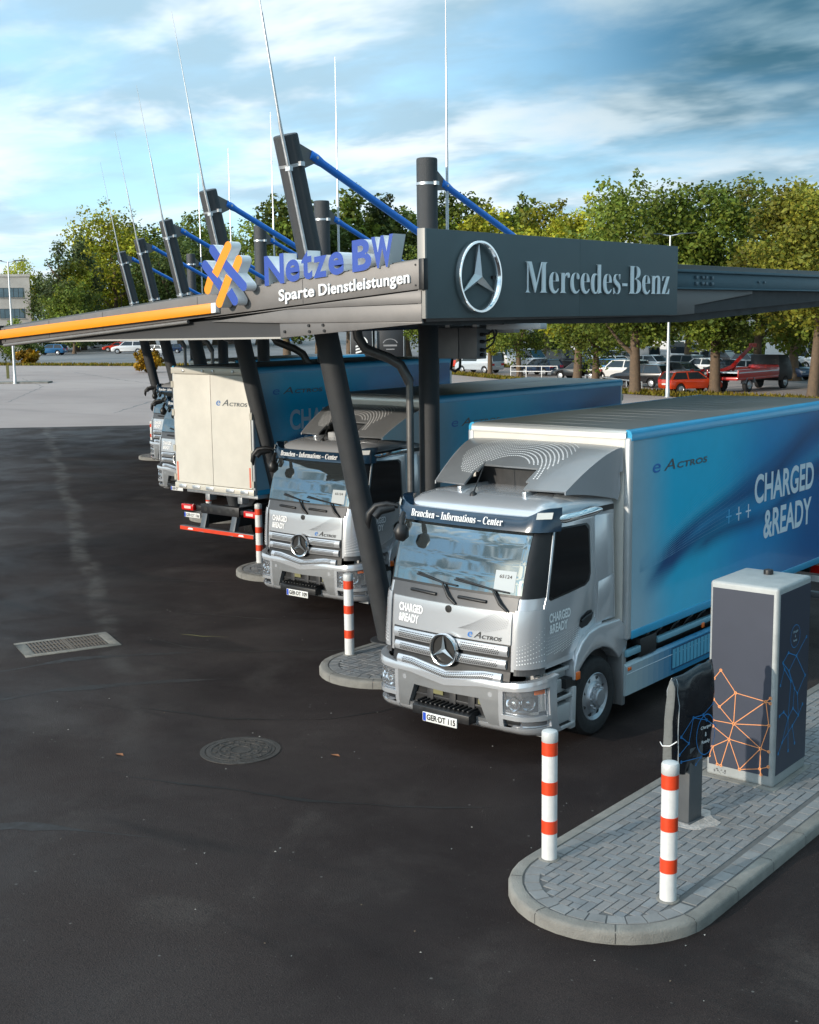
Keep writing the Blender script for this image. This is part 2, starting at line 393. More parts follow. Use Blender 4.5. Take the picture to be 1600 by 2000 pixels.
for pts, w in (([(-12.2,8.85),(-11.6,8.97),(-10.6,9.3),(-9.4,9.6),(-8.5,10.15),(-7.7,10.8),(-7.2,11.2)], .055), ([(-13.7,10.7),(-12.4,11.0),(-11.3,11.9),(-10.9,12.6),(-10.7,13.2)], .05),
               ([(-17.0,13.3),(-15.7,13.3),(-14.6,13.7),(-13.6,14.5),(-13.2,15.6)], .05), ([(-20.6,16.2),(-19.2,17.1),(-17.9,18.1)], .06), ([(-17.6,14.8),(-16.2,15.4),(-15,16.2)], .05), ([(-24.6,19.4),(-22.6,20.4),(-21.2,21.6)], .06)):
    ribbon(mb, pts, w*1.5, .003)
tag(mb.build('asphalt_crack', TARM, merge=False), kind='structure')
mb = MB()
for pts, w in (([(-112, 81), (-92, 72), (-76, 66), (-60, 46)], .28), ([(-98, 44), (-84, 62), (-70, 80)], .22), ([(-128, 62), (-96, 84)], .3), ([(-80, 40), (-64, 56), (-52, 68)], .2), ([(-105, 70), (-90, 62), (-74, 48)], .16)): ribbon(mb, pts, w, -.011)
tag(mb.build('lot_crack', mat('grey tar line', (.17, .155, .15), .9, 0, 0, .2, 4), merge=False), kind='structure')
if 0: mb = MB(); ribbon(mb, [(-47.5, 33.0), (-36, 25.2), (-26.5, 18.9), (-21.5, 15.7), (-17.5, 13.1)], .30, .0025); ribbon(mb, [(-15.8, 11.9), (-13.5, 10.3), (-11, 8.2)], .12, .0025)

mb = MB(); ribbon(mb, [(-16.4, 13.75), (-16.0, 13.9), (-15.65, 14.15)], .10, .004)
tag(mb.build('chalk_mark', mat('faded yellow paint', (.30, .27, .10), .8, 0, 0, .4, 9), merge=False), kind='structure')

mb = MB()
for pts, w in (([(-15.5, 5.5), (-15.9, 8.0), (-15.4, 10.5), (-13.6, 12.6)], .26), ([(-17.2, 6.5), (-17.4, 9.0), (-16.6, 11.6), (-14.8, 13.8)], .24), ([(-12.8, 5.4), (-11.4, 7.2), (-10.0, 8.0)], .2)): ribbon(mb, pts, w, .0022)
tag(mb.build('tyre_track', mat('tyre rubber mark', (.016, .0125, .012), .7, 0, 0, .3, 6), merge=False), kind='structure')
mb = MB(); rs = random.Random(21)
for k in range(90):
    u, v = rs.random(), rs.random(); x = -19+15*u; y = 7+10*v*(.4+.6*(1-u)); r0 = rs.uniform(.004, .014); mb.cur = 0 if rs.random() < .8 else 1; z = .003
    a = rs.uniform(0, 6.28); mb.quad((x-r0*cos(a), y-r0*sin(a), z), (x+r0*.7*sin(a), y-r0*.7*cos(a), z+r0*.6), (x+r0*cos(a), y+r0*sin(a), z), (x-r0*.7*sin(a), y+r0*.7*cos(a), z+r0*.5))
for x, y in ((-15.6, 9.6), (-12.35, 9.3), (-10.2, 10.9)): mb.cur = 2; mb.quad((x-.07, y, .004), (x, y-.035, .02), (x+.08, y+.01, .006), (x+.01, y+.05, .012))
tag(mb.build('grit', [mat('pale grit', (.42, .40, .37), .9), mat('brown grit', (.22, .16, .11), .9), mat('dry leaf', (.30, .12, .05), .8)], merge=False), kind='stuff')

# ------------------------------------------------------------------ kerbed islands
def inside(poly, x, y):
    c = False; j = len(poly)-1
    for i in range(len(poly)):
        xi, yi = poly[i]; xj, yj = poly[j]
        if (yi > y) != (yj > y) and x < (xj-xi)*(y-yi)/(yj-yi)+xi: c = not c
        j = i
    return c
IX0, IX1, IY0, IY1 = -6.575, -4.63, 8.74, 26.0        # first island in world units
def island_outline(ins, n=9):
    x0, x1, y0 = IX0+ins, IX1-ins, IY0+ins; r = .972-ins; p = []
    for k in range(n+1): a = pi + (pi/2)*k/n; p.append((x0+r+r*cos(a), y0+r+r*sin(a)))
    for k in range(n+1): a = 1.5*pi + (pi/2)*k/n; p.append((x1-r+r*cos(a), y0+r+r*sin(a)))
    p += [(x1, IY1-ins), (x0, IY1-ins)]; return p
def make_island():
    root = empty('traffic_island', (IX0+1, IY0, 0), kind='structure')
    off = Vector((IX0+1, IY0, 0))
    def shift(mb): mb.v = [(x-off.x, y-off.y, z) for x, y, z in mb.v]; return mb
    # kerb: rounded profile swept round the outline
    mb = MB(); prof = [(0, -.02), (0, .085), (.012, .108), (.035, .12), (.13, .12), (.14, .10), (.14, -.02)]
    rings = [island_outline(i) for i, z in prof]; k = len(rings[0]); o = 0
    for ring, (i, z) in zip(rings, prof): mb.v += [(x, y, z) for x, y in ring]
    for a in range(len(prof)-1):
        for j in range(k): j2 = (j+1) % k; mb.face([a*k+j, a*k+j2, (a+1)*k+j2, (a+1)*k+j])
    shift(mb).build('kerb', KERB, root, smooth=40)
    jn = MB()                                                     # joints between kerb stones
    out = island_outline(-.002); inn = island_outline(.125)
    L = 0; nxt = .5
    for j in range(len(out)-1):
        a, b = Vector(out[j]), Vector(out[j+1]); l = (b-a).length
        while nxt <= L+l:
            t = (nxt-L)/l; p = a.lerp(b, t); q = Vector(inn[j]).lerp(Vector(inn[j+1]), t); d = (b-a).normalized()*.004
            jn.quad((p.x-d.x, p.y-d.y, .005), (p.x+d.x, p.y+d.y, .005), (p.x+d.x, p.y+d.y, .09), (p.x-d.x, p.y-d.y, .09))
            e = (q-p).normalized()*.03
            jn.quad((p.x-d.x, p.y-d.y, .09), (p.x+d.x, p.y+d.y, .09), (p.x+d.x+e.x, p.y+d.y+e.y, .123), (p.x-d.x+e.x, p.y-d.y+e.y, .123))
            jn.quad((p.x-d.x+e.x, p.y-d.y+e.y, .123), (p.x+d.x+e.x, p.y+d.y+e.y, .123), (q.x+d.x, q.y+d.y, .123), (q.x-d.x, q.y-d.y, .123))
            nxt += .78 if j < 20 else 1.0
        L += l
    shift(jn).build('kerb_joint', KERBJ, root, merge=False)
    bed = MB(); bed.quad(*[(x, y, .112) for x, y in island_outline(.138)]); shift(bed).build('paving_bed', mat('sand joint', (.105, .105, .103), .95, 0, 0, .2, 9), root)
    pv = MB(); rnd = random.Random(3)
    def paver(x0, x1, y0, y1):
        t = rnd.uniform(.90, 1.07); w = rnd.uniform(-.025, .025); g = .18
        g = .20; pv.col = ((g+w*.4)*t, g*t, (g-w*.3)*t); dz = rnd.uniform(-.002, .002); e = .0045; c = .007
        o = len(pv.v); zt = .1195+dz
        pv.v += [(x0+e,y0+e,.1),(x1-e,y0+e,.1),(x1-e,y1-e,.1),(x0+e,y1-e,.1),(x0+c,y0+c,zt),(x1-c,y0+c,zt),(x1-c,y1-c,zt),(x0+c,y1-c,zt)]
        for q in ((4,5,6,7),(0,1,5,4),(1,2,6,5),(2,3,7,6),(3,0,4,7)): pv.face([o+i for i in q])
    field = island_outline(.30); u = .10
    nx, ny = int((IX1-IX0)/u)+6, int(8.2/u)
    for i in range(-3, nx):
        for j in range(-3, ny):
            m4 = (i-j) % 4                                       # herringbone of 2:1 stones
            if m4 == 0: w_, h_ = 2, 1
            elif m4 == 3: w_, h_ = 1, 2
            else: continue
            x, y = IX0+i*u, IY0+j*u
            cs = [(x+a*u*w_, y+b*u*h_) for a in (.1, .9) for b in (.1, .9)]
            ok = [inside(field, *c) for c in cs]
            if all(ok): paver(x, x+w_*u, y, y+h_*u)
            elif any(ok):                                        # cut stones along the edge
                for a in range(w_):
                    for b in range(h_):
                        if inside(field, x+(a+.5)*u, y+(b+.5)*u): paver(x+a*u, x+a*u+u, y+b*u, y+b*u+u)
    # soldier course round the rim
    o1 = island_outline(.145, 7); o2 = island_outline(.295, 7)
    def rim(a, b, c, d):
        t = rnd.uniform(.85, 1.15); pv.col = (.21*t, .21*t, .207*t)
        ctr = (Vector(a)+Vector(b)+Vector(c)+Vector(d))/4
        q = [Vector(p).lerp(ctr, .05) for p in (a, b, c, d)]; o = len(pv.v); q2 = [Vector(p).lerp(ctr, .09) for p in (a, b, c, d)]
        pv.v += [(p.x, p.y, .1) for p in q]+[(p.x, p.y, .119) for p in q2]
        for f in ((4,5,6,7),(0,1,5,4),(1,2,6,5),(2,3,7,6),(3,0,4,7)): pv.face([o+i for i in f])
    for j in range(len(o1)-3): 
        for t0, t1 in ((0, .5), (.5, 1)) if (Vector(o1[j+1])-Vector(o1[j])).length > .22 else ((0, 1),):
            L_ = lambda P, t: tuple(Vector(P[j]).lerp(Vector(P[j+1]), t))
            rim(L_(o1, t0), L_(o1, t1), L_(o2, t1), L_(o2, t0))
    for x0, x1 in ((IX0+.145, IX0+.295), (IX1-.295, IX1-.145)):
        y = IY0+1.0
        while y < IY0+8.2: rim((x0, y), (x1, y), (x1, y+.2), (x0, y+.2)); y += .2
    pv.col = None
    shift(pv).build('paving', PAVE, root, merge=False)
    sl = MB(); sl.quad((IX0+.15, IY0+8.2, .118), (IX1-.15, IY0+8.2, .118), (IX1-.15, IY1-.15, .118), (IX0+.15, IY1-.15, .118)); shift(sl).build('paving_slab', mat('plain paving', (.17, .17, .17), .85, 0, 0, .2, 5), root)
    return root
isl = make_island(); islands = [isl]
for n in range(1, 6):
    c = copy_tree(isl); c.location = isl.location + S*n; islands.append(c)

# ------------------------------------------------------------------ bollards
def make_bollard():
    root = empty('bollard')
    r = .075; z0 = 0.0; H = 1.275
    red = [(1.045, 1.175), (.655, .785), (.265, .395)]
    mb = MB(); mb.lathe([(r, 0), (r, H-.012), (r*.93, H), (r*.5, H+.012), (0, H+.015)], 28); mb.build('post', BOLLW, root, smooth=40)
    for a, b in red:
        mb = MB(); mb.lathe([(r, a), (r+.0025, a+.001), (r+.0025, b-.001), (r, b)], 28); mb.build('red_band', BOLLR, root, smooth=60)
    mb = MB(); mb.lathe([(r, 1.175), (r+.004, 1.18), (r+.004, H-.012), (r*.95, H+.003), (r*.5, H+.015), (0, H+.018)], 28); mb.build('cap', mat('bollard cap', (.55, .55, .54), .5, .1), root, smooth=40)
    mb = MB(); mb.lathe([(r+.03, -.004), (r+.028, .004), (r, .006)], 24); mb.build('collar', KERB, root, smooth=40)
    return root
bol = make_bollard()
B0 = Vector((-6.3556, 9.7882, .12))
spots = [(B0, 'red and white bollard at the curved left edge of the nearest island'), (Vector((-5.04, 9.705, .12)), 'red and white bollard in front of the covered charging post'),
         (B0+S, 'red and white bollard beside the tall leaning mast and the nearest truck'), (B0+S*2, 'red and white bollard squeezed between the second truck and the reversed truck'),
         (B0+S*3, 'red and white bollard behind the rear frame of the reversed truck'), (B0+S*5, 'distant red and white bollard left of the farthest truck')]
for i, (p, lb) in enumerate(spots):
    o = bol if i == 0 else copy_tree(bol); o.location = p; tag(o, lb, 'bollard', 'bollards on the charging islands')

# ------------------------------------------------------------------ drain grate, manhole
def make_grate():
    p = [Vector(q) for q in ((-18.185, 11.771), (-17.259, 11.181), (-16.635, 12.59), (-17.589, 13.209))]
    u = (p[1]-p[0]); v = (p[3]-p[0]); ang = atan2(v.y, v.x); c = (p[0]+p[2])/2; L, W = 1.55, 1.0
    root = empty('drain_grate', (c.x, c.y, 0), ang, 'rectangular iron drain grate set in a concrete frame in the asphalt', 'drain')
    mb = MB()
    for x0, x1, y0, y1 in ((-L/2, L/2, -W/2, -W/2+.13), (-L/2, L/2, W/2-.13, W/2), (-L/2, -L/2+.17, -W/2+.13, W/2-.13), (L/2-.17, L/2, -W/2+.13, W/2-.13)): mb.box(x0, x1, y0, y1, -.1, .012)
    mb.build('frame', mat('grate concrete', (.22, .20, .17), .9, 0, 0, .28, 7, .5, 50), root, bevel=.006)
    mb = MB(); mb.quad(*[(a*(L/2-.16), b*(W/2-.12), .002) for a, b in ((-1,-1),(1,-1),(1,1),(-1,1))]); mb.build('pit', INK, root)
    mb = MB(); n = 21; w = L-.36
    for k in range(n): x = -w/2+w*(k+.5)/n; mb.box(x-.012, x+.012, -W/2+.14, W/2-.14, .004, .016)
    for y in (-.13, .13): mb.box(-w/2, w/2, y-.02, y+.02, .003, .0145)
    mb.box(-.03, .03, -W/2+.135, W/2-.135, .003, .017)
    mb.build('bars', mat('rusty grate iron', (.15, .12, .095), .7, .2, 0, .25, 14), root)
make_grate()
def make_manhole():
    root = empty('manhole_cover', (-11.27, 10.33, 0), .5, 'round cast iron manhole cover in the dark asphalt', 'manhole cover')
    mb = MB(); mb.lathe([(.50, -.01), (.50, .008), (.44, .010), (.435, .002)], 48); mb.build('frame', IRON, root, smooth=40)
    mb = MB(); mb.lathe([(.43, .002), (.43, .010), (0, .010)], 48)
    for r0, r1 in ((.36, .385), (.255, .275), (.12, .14)): mb.lathe([(r0, .010), (r0, .016), (r1, .016), (r1, .010)], 40)
    for r, n in ((.32, 14), (.20, 9)):
        for k in range(n): a = 2*pi*k/n; mb.box(r*cos(a)-.03, r*cos(a)+.03, r*sin(a)-.022, r*sin(a)+.022, .009, .017)
    mb.build('lid', IRON, root, smooth=30)
    mb = MB()
    for k in range(12): a = 2*pi*(k+.5)/12; mb.disc((.40*cos(a), .40*sin(a), .0105), (1,0,0), (0,1,0), .018, 10)
    mb.build('vent_holes', KERBJ, root)
make_manhole()

# ------------------------------------------------------------------ charging cabinet and post
def network(mb, nodes, edges, o, u, v, w, off):
    o, u, v = Vector(o), Vector(u), Vector(v); nn = u.cross(v).normalized()
    P = [o+u*a+v*b+nn*off for a, b in nodes]
    for i, j in edges:
        d = (P[j]-P[i]).normalized(); t = nn.cross(d)*w/2; mb.quad(P[i]-t, P[j]-t, P[j]+t, P[i]+t)
    for p in P:
        k = 12; b = len(mb.v)
        for q in range(k): a = 2*pi*q/k; dd = u.normalized()*cos(a)+v.normalized()*sin(a); mb.v += [tuple(p+dd*w*1.0+nn*.0008), tuple(p+dd*w*2.1+nn*.0008)]
        for q in range(k): q2 = (q+1) % k; mb.face([b+2*q, b+2*q2, b+2*q2+1, b+2*q+1])
def make_cabinet():
    W, D, H = .80, .90, 2.25
    root = empty('charging_cabinet', (-5.80, 13.25, .12), 0, 'tall dark charging cabinet with orange network graphic and pale metal edges', 'charging cabinet')
    x0, x1, y0, y1 = -W/2, W/2, -D/2, D/2; e = .055
    mb = MB(); mb.box(x0, x1, y0, y1, 0, H); mb.build('housing', CABL, root, bevel=.035, segs=3)
    mb = MB(); mb.box(x0-.06, x1+.06, y0-.09, y1+.06, -.02, .008); mb.build('plinth', KERB, root, bevel=.006)
    mb = MB(); mb.box(x0+.035, x1-e, y0-.004, y0+.01, .13, H-.075); mb.build('front_panel', CABG, root)
    mb = MB(); mb.box(x1-.01, x1+.004, y0+e, y1-.03, .13, H-.075); mb.build('side_panel', CABG, root)
    # orange net on the front, measured as fractions of the panel
    raw = [(495,960),(440,1030),(622,1152),(868,1224),(905,1195),(490,1270),(440,1205),(612,1417),(440,1385),(898,1428),(578,1548),(440,1435),(440,1612),(838,1628),(905,1655),(670,1810),(515,1775),(836,1804),(905,1786),(848,1855),(415,1690),(485,1765),(905,1240)]
    nodes = []
    for a, b in raw:
        tt = (b-265-(a-412)*.119)/(1490+(a-412)*.116)           # height fraction down the panel
        X = x0+.035+(a-412)/(905-412)*(W-.09); Zz = (H-.075) - tt*(H-.205)
        nodes.append((min(max(X, x0+.037), x1-e-.002), min(max(Zz, .132), H-.08)))
    edges = [(0,1),(0,2),(2,3),(3,4),(3,22),(2,7),(2,5),(6,5),(5,7),(3,7),(8,7),(7,9),(3,9),(7,10),(7,13),(9,13),(11,10),(12,10),(10,13),(13,14),(10,15),(10,16),(13,15),(13,17),(15,17),(17,18),(17,19),(12,20),(12,21)]
    mb = MB(); network(mb, [(a, b) for a, b in nodes], edges, (0, y0-.004, 0), (1,0,0), (0,0,1), .0085, .002); mb.build('orange_network', ORL, root, merge=False)
    # blue net on the side
    sn = [(.12,.62),(.30,.66),(.18,.58),(.34,.555),(.58,.62),(.55,.44),(.42,.49),(.66,.40),(.52,.33),(.36,.29),(.20,.34),(.06,.33),(.72,.27),(.52,.23),(.18,.17),(.06,.50),(.92,.70),(.92,.48),(.06,.12),(.86,.32),(.62,.12),(.40,.10)]
    se = [(0,1),(0,2),(1,4),(4,3),(0,3),(2,6),(3,6),(4,16),(4,17),(3,5),(5,7),(6,9),(5,8),(8,9),(9,10),(10,11),(8,12),(7,12),(12,13),(13,14),(14,18),(15,2),(7,17),(12,19),(13,20),(9,14),(9,21)]
    mb = MB(); network(mb, [(y0+e+a*(D-.10), .13+b*(H-.205)) for a, b in sn], se, (x1+.004, 0, 0), (0,1,0), (0,0,1), .0085, .002); mb.build('blue_network', BLL, root, merge=False)
    mb = MB(); cz = .13+.735*(H-.205); cy = y0+e+.52*(D-.1); b = 0
    for k in range(32):
        a0, a1 = 2*pi*k/32, 2*pi*(k+1)/32
        mb.quad(*[(x1+.0065, cy+r*cos(a), cz+r*sin(a)) for r, a in ((.125,a0),(.125,a1),(.131,a1),(.131,a0))])
    mb.build('ring_mark', BLL, root)
    mb = MB()
    for t, zz, w in (('Charged', .035, .13), ('&', -.012, .02), ('Ready', -.065, .10)): text_on(mb, t, (x1+.004, cy-w/2, cz+zz), (0,1,0), (0,0,1), w, .032, .012, 0, .003)
    mb.build('lettering', mat('pale foil', (.40, .55, .62), .5), root, merge=False)
    mb = MB(); mb.lathe([(.0, .0), (.055, 0), (.055, .04), (.05, .052), (.0, .058)], 20, 'z', (x1-.42, y1-.22, H)); mb.build('vent_cap', BLACKP, root, smooth=40)
    mb = MB()
    rr = random.Random(5)
    for k in range(26): x = x0+.10+rr.uniform(0, .14); z = .04+rr.uniform(0, .05); mb.disc((x, y0-.002, z), (1,0,.2), (0,0,1), rr.uniform(.003, .011), 5)
    mb.build('scuff', mat('dirt mark', (.14, .14, .14), .9), root, merge=False)
make_cabinet()
def make_post():
    root = empty('charging_post', (-5.75, 11.47, .12), -.11, 'slim grey charging post under a black vinyl cover with blue network print', 'charging post')
    mb = MB(); mb.box(-.085, .085, -.11, .13, 0, .80); mb.box(-.11, .11, -.135, .155, 0, .012); mb.build('pedestal', mat('post grey paint', (.085, .09, .095), .5, .1, 0, .08, 6), root, bevel=.008)
    mb = MB(); rr = random.Random(2); ring = []
    for k in range(18): a = 2*pi*k/18; r = .33*(.8+rr.uniform(-.12, .15)); ring.append((r*cos(a)*1.05, r*sin(a)*1.0+.05))
    mb.prism(ring, 'z', -.015, .004); mb.build('mortar_patch', mat('rough mortar', (.42, .38, .35), .95, 0, 0, .3, 14, .9, 40), root, smooth=30)
    # fabric cover: thin sleeve, wider than the post in y, wrinkled, gathered at the foot
    HW = [(.60,.075,-.36,.30),(.70,.085,-.385,.33),(.85,.078,-.40,.35),(1.0,.078,-.405,.36),(1.15,.074,-.395,.365),(1.3,.075,-.385,.37),(1.44,.062,-.375,.38),(1.52,.05,-.37,.385),(1.575,.028,-.36,.385),(1.585,.0,-.35,.385)]
    mb = MB(); n = 40; rings = []; wr = random.Random(8)
    ph = [wr.uniform(0, 6) for _ in range(6)]
    for z, hw, ya, yb in HW:
        ring = []
        for k in range(n):
            a = 2*pi*k/n; cx, cy = cos(a), sin(a); pxx = hw*(abs(cx)**.35)*(1 if cx > 0 else -1); yy = (ya+yb)/2+(yb-ya)/2*(abs(cy)**.55)*(1 if cy > 0 else -1)
            wv = .016*sin(3*yy*9+ph[0]+z*5)*sin(z*8+ph[1])+.010*sin(yy*31+ph[2]-z*9)+.006*sin(z*34+ph[3]+yy*12)
            zz = z + (.10*(yy+.1) if z > 1.3 else .04*sin(yy*9)*(1 if z < .65 else 0))
            ring.append((pxx + wv*(1 if abs(cx) > .3 else .3)*(1 if hw > .02 else .2), yy, zz))
        rings.append(ring)
    for ring in rings: mb.v += ring
    for i in range(len(rings)-1):
        for k in range(n):
            k2 = (k+1) % n; nx_ = sin(2*pi*(k+.5)/n); mb.cur = 1 if nx_ < -.93 else 0
            mb.face([i*n+k, i*n+k2, (i+1)*n+k2, (i+1)*n+k])
    cov = mb.build('cover', [COVER, COVERG], root, smooth=70)
    mb = MB(); pts = [(rings[i][n*3//4-4][0]+.0+(.0), rings[i][n*3//4-4][1]-.006, rings[i][n*3//4-4][2]) for i in range(len(rings)-1)]
    for kk in (n*3//4-6, n*3//4+6): mb.tube([(rings[i][kk][0]*1.04, rings[i][kk][1]-.004, rings[i][kk][2]) for i in range(len(rings)-1)], .005, 6)
    mb.build('piping', mat('grey piping', (.33, .36, .38), .5), cov, smooth=60)
    mb = MB(); mb.tube([(-.10, -.37, .90), (-.04, -.42, .885), (.05, -.42, .905), (.10, -.37, .95)], .006, 6); mb.build('strap', WHITE, cov, smooth=60)
    def xs(y, z):
        for i in range(len(HW)-1):
            if HW[i][0] <= z <= HW[i+1][0]: t = (z-HW[i][0])/(HW[i+1][0]-HW[i][0]); return HW[i][1]*(1-t)+HW[i+1][1]*t
        return .1
    def onto(mb, extra=.022):
        mb.v = [(xs(y, z)+extra+x, y, z) for x, y, z in mb.v]
        return mb
    nodes = [(-.30,.98),(-.08,1.13),(.10,1.12),(-.16,.88),(-.33,.80),(.16,1.05),(-.30,.72),(.06,.68),(-.02,.62),(.28,1.20),(.33,.95)]
    mb = MB(); network(mb, nodes, [(0,1),(1,2),(1,3),(0,3),(3,4),(2,5),(6,7),(7,8),(2,9),(5,10),(1,5)], (0,0,0), (0,1,0), (0,0,1), .008, .001); onto(mb).build('blue_network', BLB, cov, merge=False)
    mb = MB()
    for k in range(32):
        a0, a1 = 2*pi*k/32, 2*pi*(k+1)/32; mb.quad(*[(0, .15+r*cos(a), .90+1.25*r*sin(a)) for r, a in ((.165,a0),(.165,a1),(.174,a1),(.174,a0))])
    onto(mb).build('ring_mark', BLB, cov)
    mb = MB()
    for t, zz, w in (('Charged', .055, .19), ('&', -.02, .03), ('Ready', -.10, .15)): text_on(mb, t, (0, .15-w/2, .90+zz), (0,1,0), (0,0,1), w, .045, .015, 0, .001)
    onto(mb).build('lettering', WHITE, cov, merge=False)
make_post()

# ------------------------------------------------------------------ canopy
XS, YF = -9.84, 12.30                                # right edge plane and front fascia plane
def ftop(x): return 6.00 + (x+9.88)*.0871            # sloping upper edge of the fascia
def fbot(x): return 5.645 + (x+9.88)*.0771
def make_canopy():
    root = empty('canopy', (-13.0, 16, 0), 0, 'long grey charging canopy hung on dark leaning masts with blue stays', 'canopy')
    off = Vector((-13.0, 16, 0))
    def B(mb, name, m, **k):
        par = k.pop('parent', root)
        mb.v = [(x-off.x, y-off.y, z) for x, y, z in mb.v]; return mb.build(name, m, par, **k)
    XL = -18.97
    # front fascia board
    mb = MB(); mb.prism([(XS-.03, fbot(XS-.03)), (XS-.03, ftop(XS-.03)), (XL, ftop(XL)), (XL, fbot(XL))], 'y', YF, YF+.05); B(mb, 'fascia', CANOPY, bevel=.006)
    mb = MB(); mb.prism([(XS+.02, fbot(XS)-.01), (XS+.02, ftop(XS)+.01), (XS-.06, ftop(XS)+.005), (XS-.06, fbot(XS)-.015)], 'y', YF-.03, YF+.06); mb.prism([(XL-.06, fbot(XL)-.02), (XL+.0, fbot(XL)-.015), (XL+.0, ftop(XL)+.04), (XL-.06, ftop(XL)+.035)], 'y', YF-.03, YF+.1); B(mb, 'fascia_end_cap', BLACKP, bevel=.006)
    mb = MB()
    for x in (XS-.13, XL+.12):
        for t in (.15, .85): z = fbot(x)+(ftop(x)-fbot(x))*t; mb.lathe([(.013, YF-.008), (.013, YF+.002)], 8, 'y', (x, 0, z)); mb.disc((x, YF-.008, z), (1,0,0), (0,0,1), .013, 8)
    B(mb, 'screw', BLACKP)
    mb = MB()
    for x in (-11.9, -14.0, -16.2, -17.6): mb.box(x-.004, x+.004, YF-.0015, YF+.002, fbot(x)+.008, ftop(x)-.008)
    B(mb, 'panel_joint', BLACKP)
    mb = MB(); mb.tube([(XL+.1, YF-.012, fbot(XL+.1)-.03), (-14.2, YF-.012, fbot(-14.2)-.035)], .028, 10); B(mb, 'edge_pipe', mat('grey pipe', (.22, .21, .20), .4, .3, 0, .1, 5), smooth=40)
    # roof skin behind the fascia with flanges and fixings
    mb = MB()
    for y0, y1, up in ((YF+.05, YF+.5, .03), (YF+.5, YF+1.9, .07), (YF+1.9, YF+3.6, .10), (YF+3.6, YF+13, .12)):
        mb.prism([(XS-.12, ftop(XS)-.30), (XS-.12, ftop(XS)-.02+up), (XL, ftop(XL)+up-.0), (XL, ftop(XL)-.2)], 'y', y0, y1)
    B(mb, 'roof', mat('roof sheet', (.075, .075, .07), .45, .2, 0, .15, 2), bevel=.01)
    mb = MB(); low = 5.02
    P = [(XL+.02, YF+1.0), (-53.0, YF+23.6), (-47, YF+33), (-18, YF+13)]
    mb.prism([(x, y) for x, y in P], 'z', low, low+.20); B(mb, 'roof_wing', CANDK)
    mb = MB()
    for k in range(10):
        x = XL+.5+k*.9
        for y, up in ((YF+.30, .03), (YF+1.4, .07), (YF+2.9, .10)): z = ftop(x)+up; mb.box(x-.07, x+.07, y-.03, y+.03, z-.02, z+.022)
    B(mb, 'roof_clamp', mat('white clamp', (.72, .73, .75), .4, .2), bevel=.004)
    # tapering grey soffit panels under the right-hand part of the front
    mb = MB(); mb.prism([(-13.9, fbot(-13.9)-.02), (XS-.06, 5.63), (XS-.06, 5.47), (-12.2, 5.43)], 'y', YF+.012, YF+.05); mb.prism([(-13.75, 5.275), (-12.2, 5.427), (XS-.06, 5.464), (XS-.06, 5.25), (-12.38, 5.245)], 'y', YF+.018, YF+.05); B(mb, 'soffit_panel', CANOPY, bevel=.003)
    mb = MB(); mb.prism([(-12.37, 5.045), (-12.38, 5.24), (XS-.06, 5.248), (XS-.06, 5.225)], 'y', YF+.03, YF+.06); g = B(mb, 'gusset_plate', CANOPY, bevel=.003)
    mb = MB()
    for x, z in ((-12.28, 5.13), (-11.82, 5.13), (-11.55, 5.14), (-11.83, 5.21), (-11.57, 5.215)): mb.lathe([(.022, YF+.012), (.022, YF+.031)], 6, 'y', (x, 0, z)); mb.disc((x, YF+.012, z), (1,0,0), (0,0,1), .022, 6)
    B(mb, 'bolt', BLACKP)
    # dark beam and soffit of the wing
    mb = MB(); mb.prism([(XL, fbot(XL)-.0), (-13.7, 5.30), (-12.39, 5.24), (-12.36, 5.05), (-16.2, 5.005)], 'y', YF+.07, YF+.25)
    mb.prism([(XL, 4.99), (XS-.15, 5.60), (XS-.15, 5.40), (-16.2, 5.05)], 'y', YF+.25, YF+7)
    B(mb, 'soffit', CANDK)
    mb = MB(); mb.prism([(-18.9, 4.952), (-16.2, 4.995), (-12.37, 5.035), (-12.37, 5.06), (-16.2, 5.02), (-18.9, 4.968)], 'y', YF+.03, YF+.26); B(mb, 'drip_edge', mat('pale drip edge', (.45, .42, .38), .4, .3))
    # right-hand edge beam along the sign and its tapering soffit
    mb = MB()
    mb.box(XS-.20, XS-.06, 18.0, 34, 5.985, 6.01); mb.box(XS-.20, XS-.06, 18.0, 34, 5.70, 5.725); mb.box(XS-.135, XS-.115, 18.0, 34, 5.72, 5.99); mb.box(XS-.02-.06, XS-.05, 18.0, 34, 5.975, 6.02)
    B(mb, 'edge_beam', mat('petrol edge beam', (.06, .12, .15), .42, .3, 0, .1, 3), bevel=.004)
    mb = MB()
    for y in (19.72, 19.95, 20.08, 20.30):
        for z in (5.80, 5.90): mb.box(XS-.115, XS-.075, y-.035, y+.035, z-.028, z+.028)
    for y in (22.2, 22.45): mb.box(XS-.115, XS-.085, y-.025, y+.025, 5.83, 5.87)
    B(mb, 'beam_bolt', mat('petrol bolt', (.12, .17, .20), .4, .4), bevel=.006)
    mb = MB(); mb.prism([(YF+.2, 5.245), (18.9, 5.27), (19.74, 5.30), (19.74, 5.44), (22.0, 5.635), (22.0, 5.70), (YF+.2, 5.70)], 'x', XS-.16, XS-.13); B(mb, 'side_soffit', CANOPY, bevel=.003)
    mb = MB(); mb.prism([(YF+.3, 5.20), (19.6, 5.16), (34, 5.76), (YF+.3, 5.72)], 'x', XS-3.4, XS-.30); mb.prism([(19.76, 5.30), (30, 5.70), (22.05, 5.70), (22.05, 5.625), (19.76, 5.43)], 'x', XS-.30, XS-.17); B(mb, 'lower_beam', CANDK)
    mb = MB(); mb.box(XS-3.0, XS-.3, YF+6, 34, 5.62, 5.70); B(mb, 'roof_panel', mat('roof sheet', (.07,.07,.07)))
